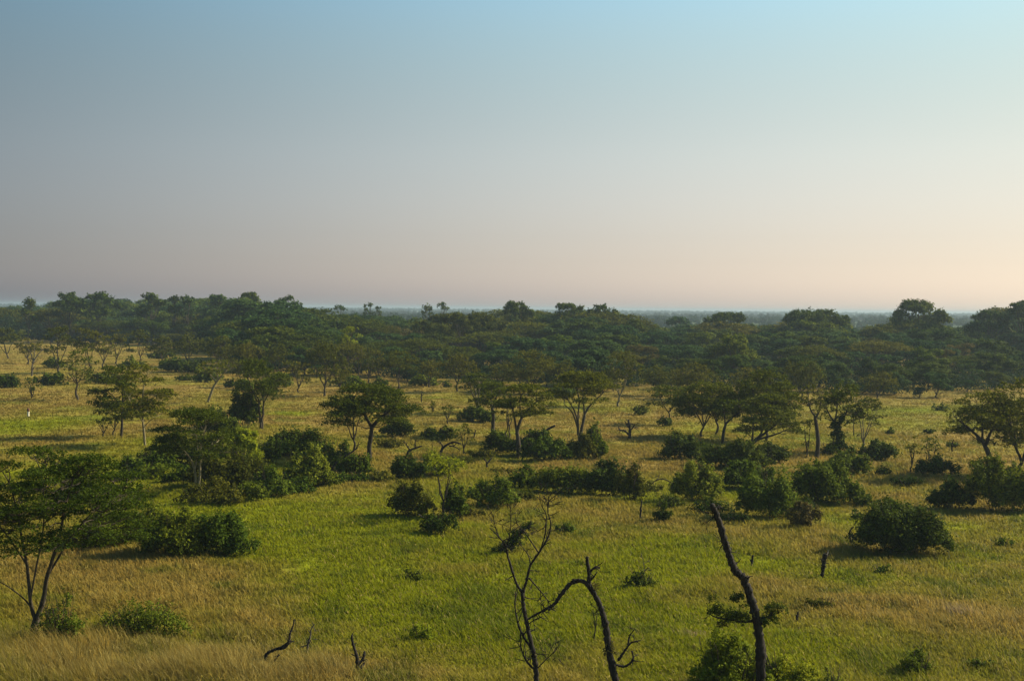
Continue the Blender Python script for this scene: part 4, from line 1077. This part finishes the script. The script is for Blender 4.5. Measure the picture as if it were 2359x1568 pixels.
D('stump', 'shaggy dead stump standing in the grass right of the tall snag', 1893, 1330, [([(1892, 1330), (1895, 1312), (1898, 1290), (1902, 1276)], 3.4, 6), ([(1899, 1290), (1890, 1288)], 3, 2), ([(1902, 1278), (1910, 1274)], 3, 2)], twigs=5, twig_len=9)
D('stump', 'small dark stump with a split top beside the tall snag, behind it', 1731, 1301, [([(1731, 1302), (1732, 1290), (1734, 1278)], 3.4, 2.2), ([(1731, 1294), (1727, 1287)], 2, 1.2)])
D('stump', 'short two-pronged stump in front of the dry grass right of the tall snag', 1836, 1438, [([(1836, 1440), (1836, 1424), (1838, 1408)], 3.6, 2), ([(1836, 1430), (1833, 1418), (1833, 1412)], 2.4, 1.8)])
D('dead_sapling', 'dead twin stem looped at the top beside the dome-shaped bush', 1960, 1258, [([(1960, 1260), (1958, 1240), (1956, 1226), (1960, 1218), (1966, 1212)], 2.4, 1.2), ([(1960, 1252), (1966, 1236), (1962, 1222)], 2, 1)], twigs=2, twig_len=8)
D('post', 'bare upright dead stem left of the small upright dark bush', 1475, 1197, [([(1475, 1198), (1475, 1176), (1478, 1154)], 2.8, 1.8)], rough=.2, twigs=2, twig_len=5, cat='dead stem')
D('fallen_log', 'slanting dead trunk shaggy with creeper behind the bare twin-stemmed tree', 1176, 1276, [([(1132, 1272), (1160, 1262), (1186, 1242), (1206, 1218), (1222, 1206)], 5, 3), ([(1176, 1266), (1184, 1244), (1196, 1230)], 3, 2), ([(1206, 1218), (1218, 1214)], 2, 1)], twigs=12, twig_len=16,
  fuzz=[(1194, 1236, 18, 17, 'bush'), (1182, 1254, 21, 18, 'bush'), (1166, 1262, 18, 13, 'dark'), (1144, 1270, 20, 9, 'dark'), (1207, 1221, 13, 13, 'dark'), (1217, 1210, 9, 8, 'bush')])
D('fallen_branch', 'dead branch with upright twigs on the dry grass right of the big umbrella acacia', 938, 1052, [([(937, 1052), (940, 1040), (950, 1034), (962, 1030), (972, 1026)], 3.4, 1.4), ([(944, 1036), (936, 1026), (930, 1016)], 2, .8), ([(956, 1032), (956, 1020), (958, 1012)], 1.8, .8)], twigs=3, twig_len=10)
D('fallen_branch', 'twisted dead branch lying under the stubby dark tree', 1020, 1046, [([(1014, 1046), (1018, 1034), (1030, 1024), (1046, 1018), (1062, 1022)], 4, 1.5), ([(1022, 1032), (1016, 1022), (1012, 1016)], 2, .8), ([(1034, 1026), (1050, 1030), (1060, 1038)], 2, .8)], twigs=4, twig_len=10)
D('fallen_limb', 'long grey dead limb lying against the umbrella acacia with fanning stems', 1210, 1016, [([(1206, 1008), (1225, 1004), (1246, 998), (1262, 988), (1278, 980)], 4.6, 2.2), ([(1246, 1000), (1246, 1012)], 2, 1.4)], twigs=2, twig_len=9)
D('dead_tree', 'small gnarled dead tree standing alone right of the dark umbrella acacia', 1447, 1014, [([(1447, 1015), (1450, 1000), (1450, 985), (1447, 966)], 4.4, 1.6), ([(1448, 1000), (1438, 992), (1428, 990), (1424, 984)], 2.6, 1), ([(1450, 992), (1458, 984), (1462, 976)], 2.2, .8), ([(1449, 985), (1442, 978), (1440, 970)], 1.8, .8)], twigs=6, twig_len=10)
D('fallen_branch', 'arched bare branch touching the ground right of the long dark bush row', 1492, 1122, [([(1492, 1122), (1502, 1112), (1516, 1104), (1532, 1104), (1546, 1112), (1556, 1120)], 1.6, 1.2), ([(1514, 1105), (1518, 1096)], 1.2, .7)], twigs=3, twig_len=8)
D('stump', 'little fan-shaped dead stump on the green strip in the centre', 1122, 1078, [([(1121, 1079), (1121, 1068), (1116, 1056)], 3, 1.2), ([(1121, 1068), (1128, 1060), (1134, 1054)], 2.4, 1)], twigs=4, twig_len=9)
D('dead_tree', 'bare forked dead tree behind the spindly sapling at the far left', 74, 866, [([(73, 866), (74, 845), (76, 832)], 2.2, 1.6), ([(76, 832), (70, 815), (62, 806)], 1.6, .7), ([(76, 834), (86, 815), (96, 804)], 1.6, .7), ([(75, 838), (78, 815), (76, 802)], 1.4, .6)], twigs=3, twig_len=10, bark='twig')
D('dead_branch', 'bent bare branch rising out of the bushes left of the big umbrella acacia', 758, 1095, [([(758, 1094), (768, 1074), (786, 1056), (808, 1042), (824, 1030)], 3.4, 1.6)], twigs=3, twig_len=14)
D('fallen_branch', 'forked dead stick in the grass in front of the low scrub', 998, 1222, [([(1000, 1224), (990, 1208), (982, 1196), (964, 1184)], 2.6, 1), ([(990, 1208), (996, 1190)], 1.6, .8)], twigs=3, twig_len=9, bark='twig')
D('dead_sapling', 'crooked thin dead stem on the far middle meadow', 1090, 1010, [([(1090, 1012), (1093, 1000), (1095, 990)], 2, 1)], twigs=3, twig_len=8)
D('dead_sapling', 'short dead stick left of the small flat-topped young acacia', 971, 926, [([(971, 926), (970, 912), (972, 904)], 1.6, .8)], twigs=2, twig_len=6)
D('dead_twig', 'dead twig standing up from the prostrate dark shrub', 1484, 1350, [([(1484, 1350), (1484, 1320), (1480, 1285)], 1.4, .5)], twigs=8, twig_len=14, bark='twig')
D('stump', 'small dark stump left of the single slim-trunked acacia, on the right meadow', 2193, 1040, [([(2193, 1042), (2192, 1026), (2196, 1012)], 2, 1)], twigs=3, twig_len=8)
D('dead_tree', 'bare twig-like dead tree sticking up from the right skyline', 1966, 1004, [([(1966, 1006), (1966, 960)], 1.6, .9)], twigs=3, twig_len=12)

# a small pale marker post with a brown top
def marker():
    b = at(65, 960); s = b.y / F
    root = empty('marker_post', b)
    tag(root, 'short pale post with a dark brown top, alone in the far left grass', 'post')
    m1 = mat_bark('weathered_whitewash', (.42, .38, .28), (.62, .57, .44)); m2 = mat_bark('brown_paint', (.07, .03, .015), (.15, .07, .04))
    w = Wood(12); w.tube([(0, 0, -.2), (0, 0, .4), (.01, 0, .8), (.01, 0, 9 * s + .3)], [.17, .18, .19, .19], 12, .05); w.build('shaft', m1, root)
    w = Wood(12); z = 9 * s + .25
    w.tube([(.01, 0, z), (.01, 0, z + .08), (.0, 0, z + .34), (.0, 0, z + .44), (0, 0, z + .5)], [.205, .22, .22, .2, .12], 12, .06); w.build('cap', m2, root)
marker()

# ------------------------------------------------------------------ the air
def haze():
    lo, hi = -3.0, 29.0
    X = 12500
    V = np.array([(-X, -X, lo), (X, -X, lo), (X, X, lo), (-X, X, lo), (-X, -X, hi), (X, -X, hi), (X, X, hi), (-X, X, hi)], float)
    Fq = np.array([[3, 2, 1, 0], [4, 5, 6, 7], [0, 1, 5, 4], [1, 2, 6, 5], [2, 3, 7, 6], [3, 0, 4, 7]])
    m = bpy.data.materials.new('haze_air'); m.use_nodes = True
    t = m.node_tree; t.nodes.clear()
    out = t.nodes.new('ShaderNodeOutputMaterial'); v = t.nodes.new('ShaderNodeVolumePrincipled')
    v.inputs['Color'].default_value = (.38, .485, .555, 1); v.inputs['Density'].default_value = HAZE_DENSITY; v.inputs['Anisotropy'].default_value = .25
    t.links.new(v.outputs[0], out.inputs['Volume'])
    me = mesh_np('haze', V, [Fq], m)
    tag(link('haze', me), kind='stuff')
HAZE_DENSITY = 1.8e-4
haze()
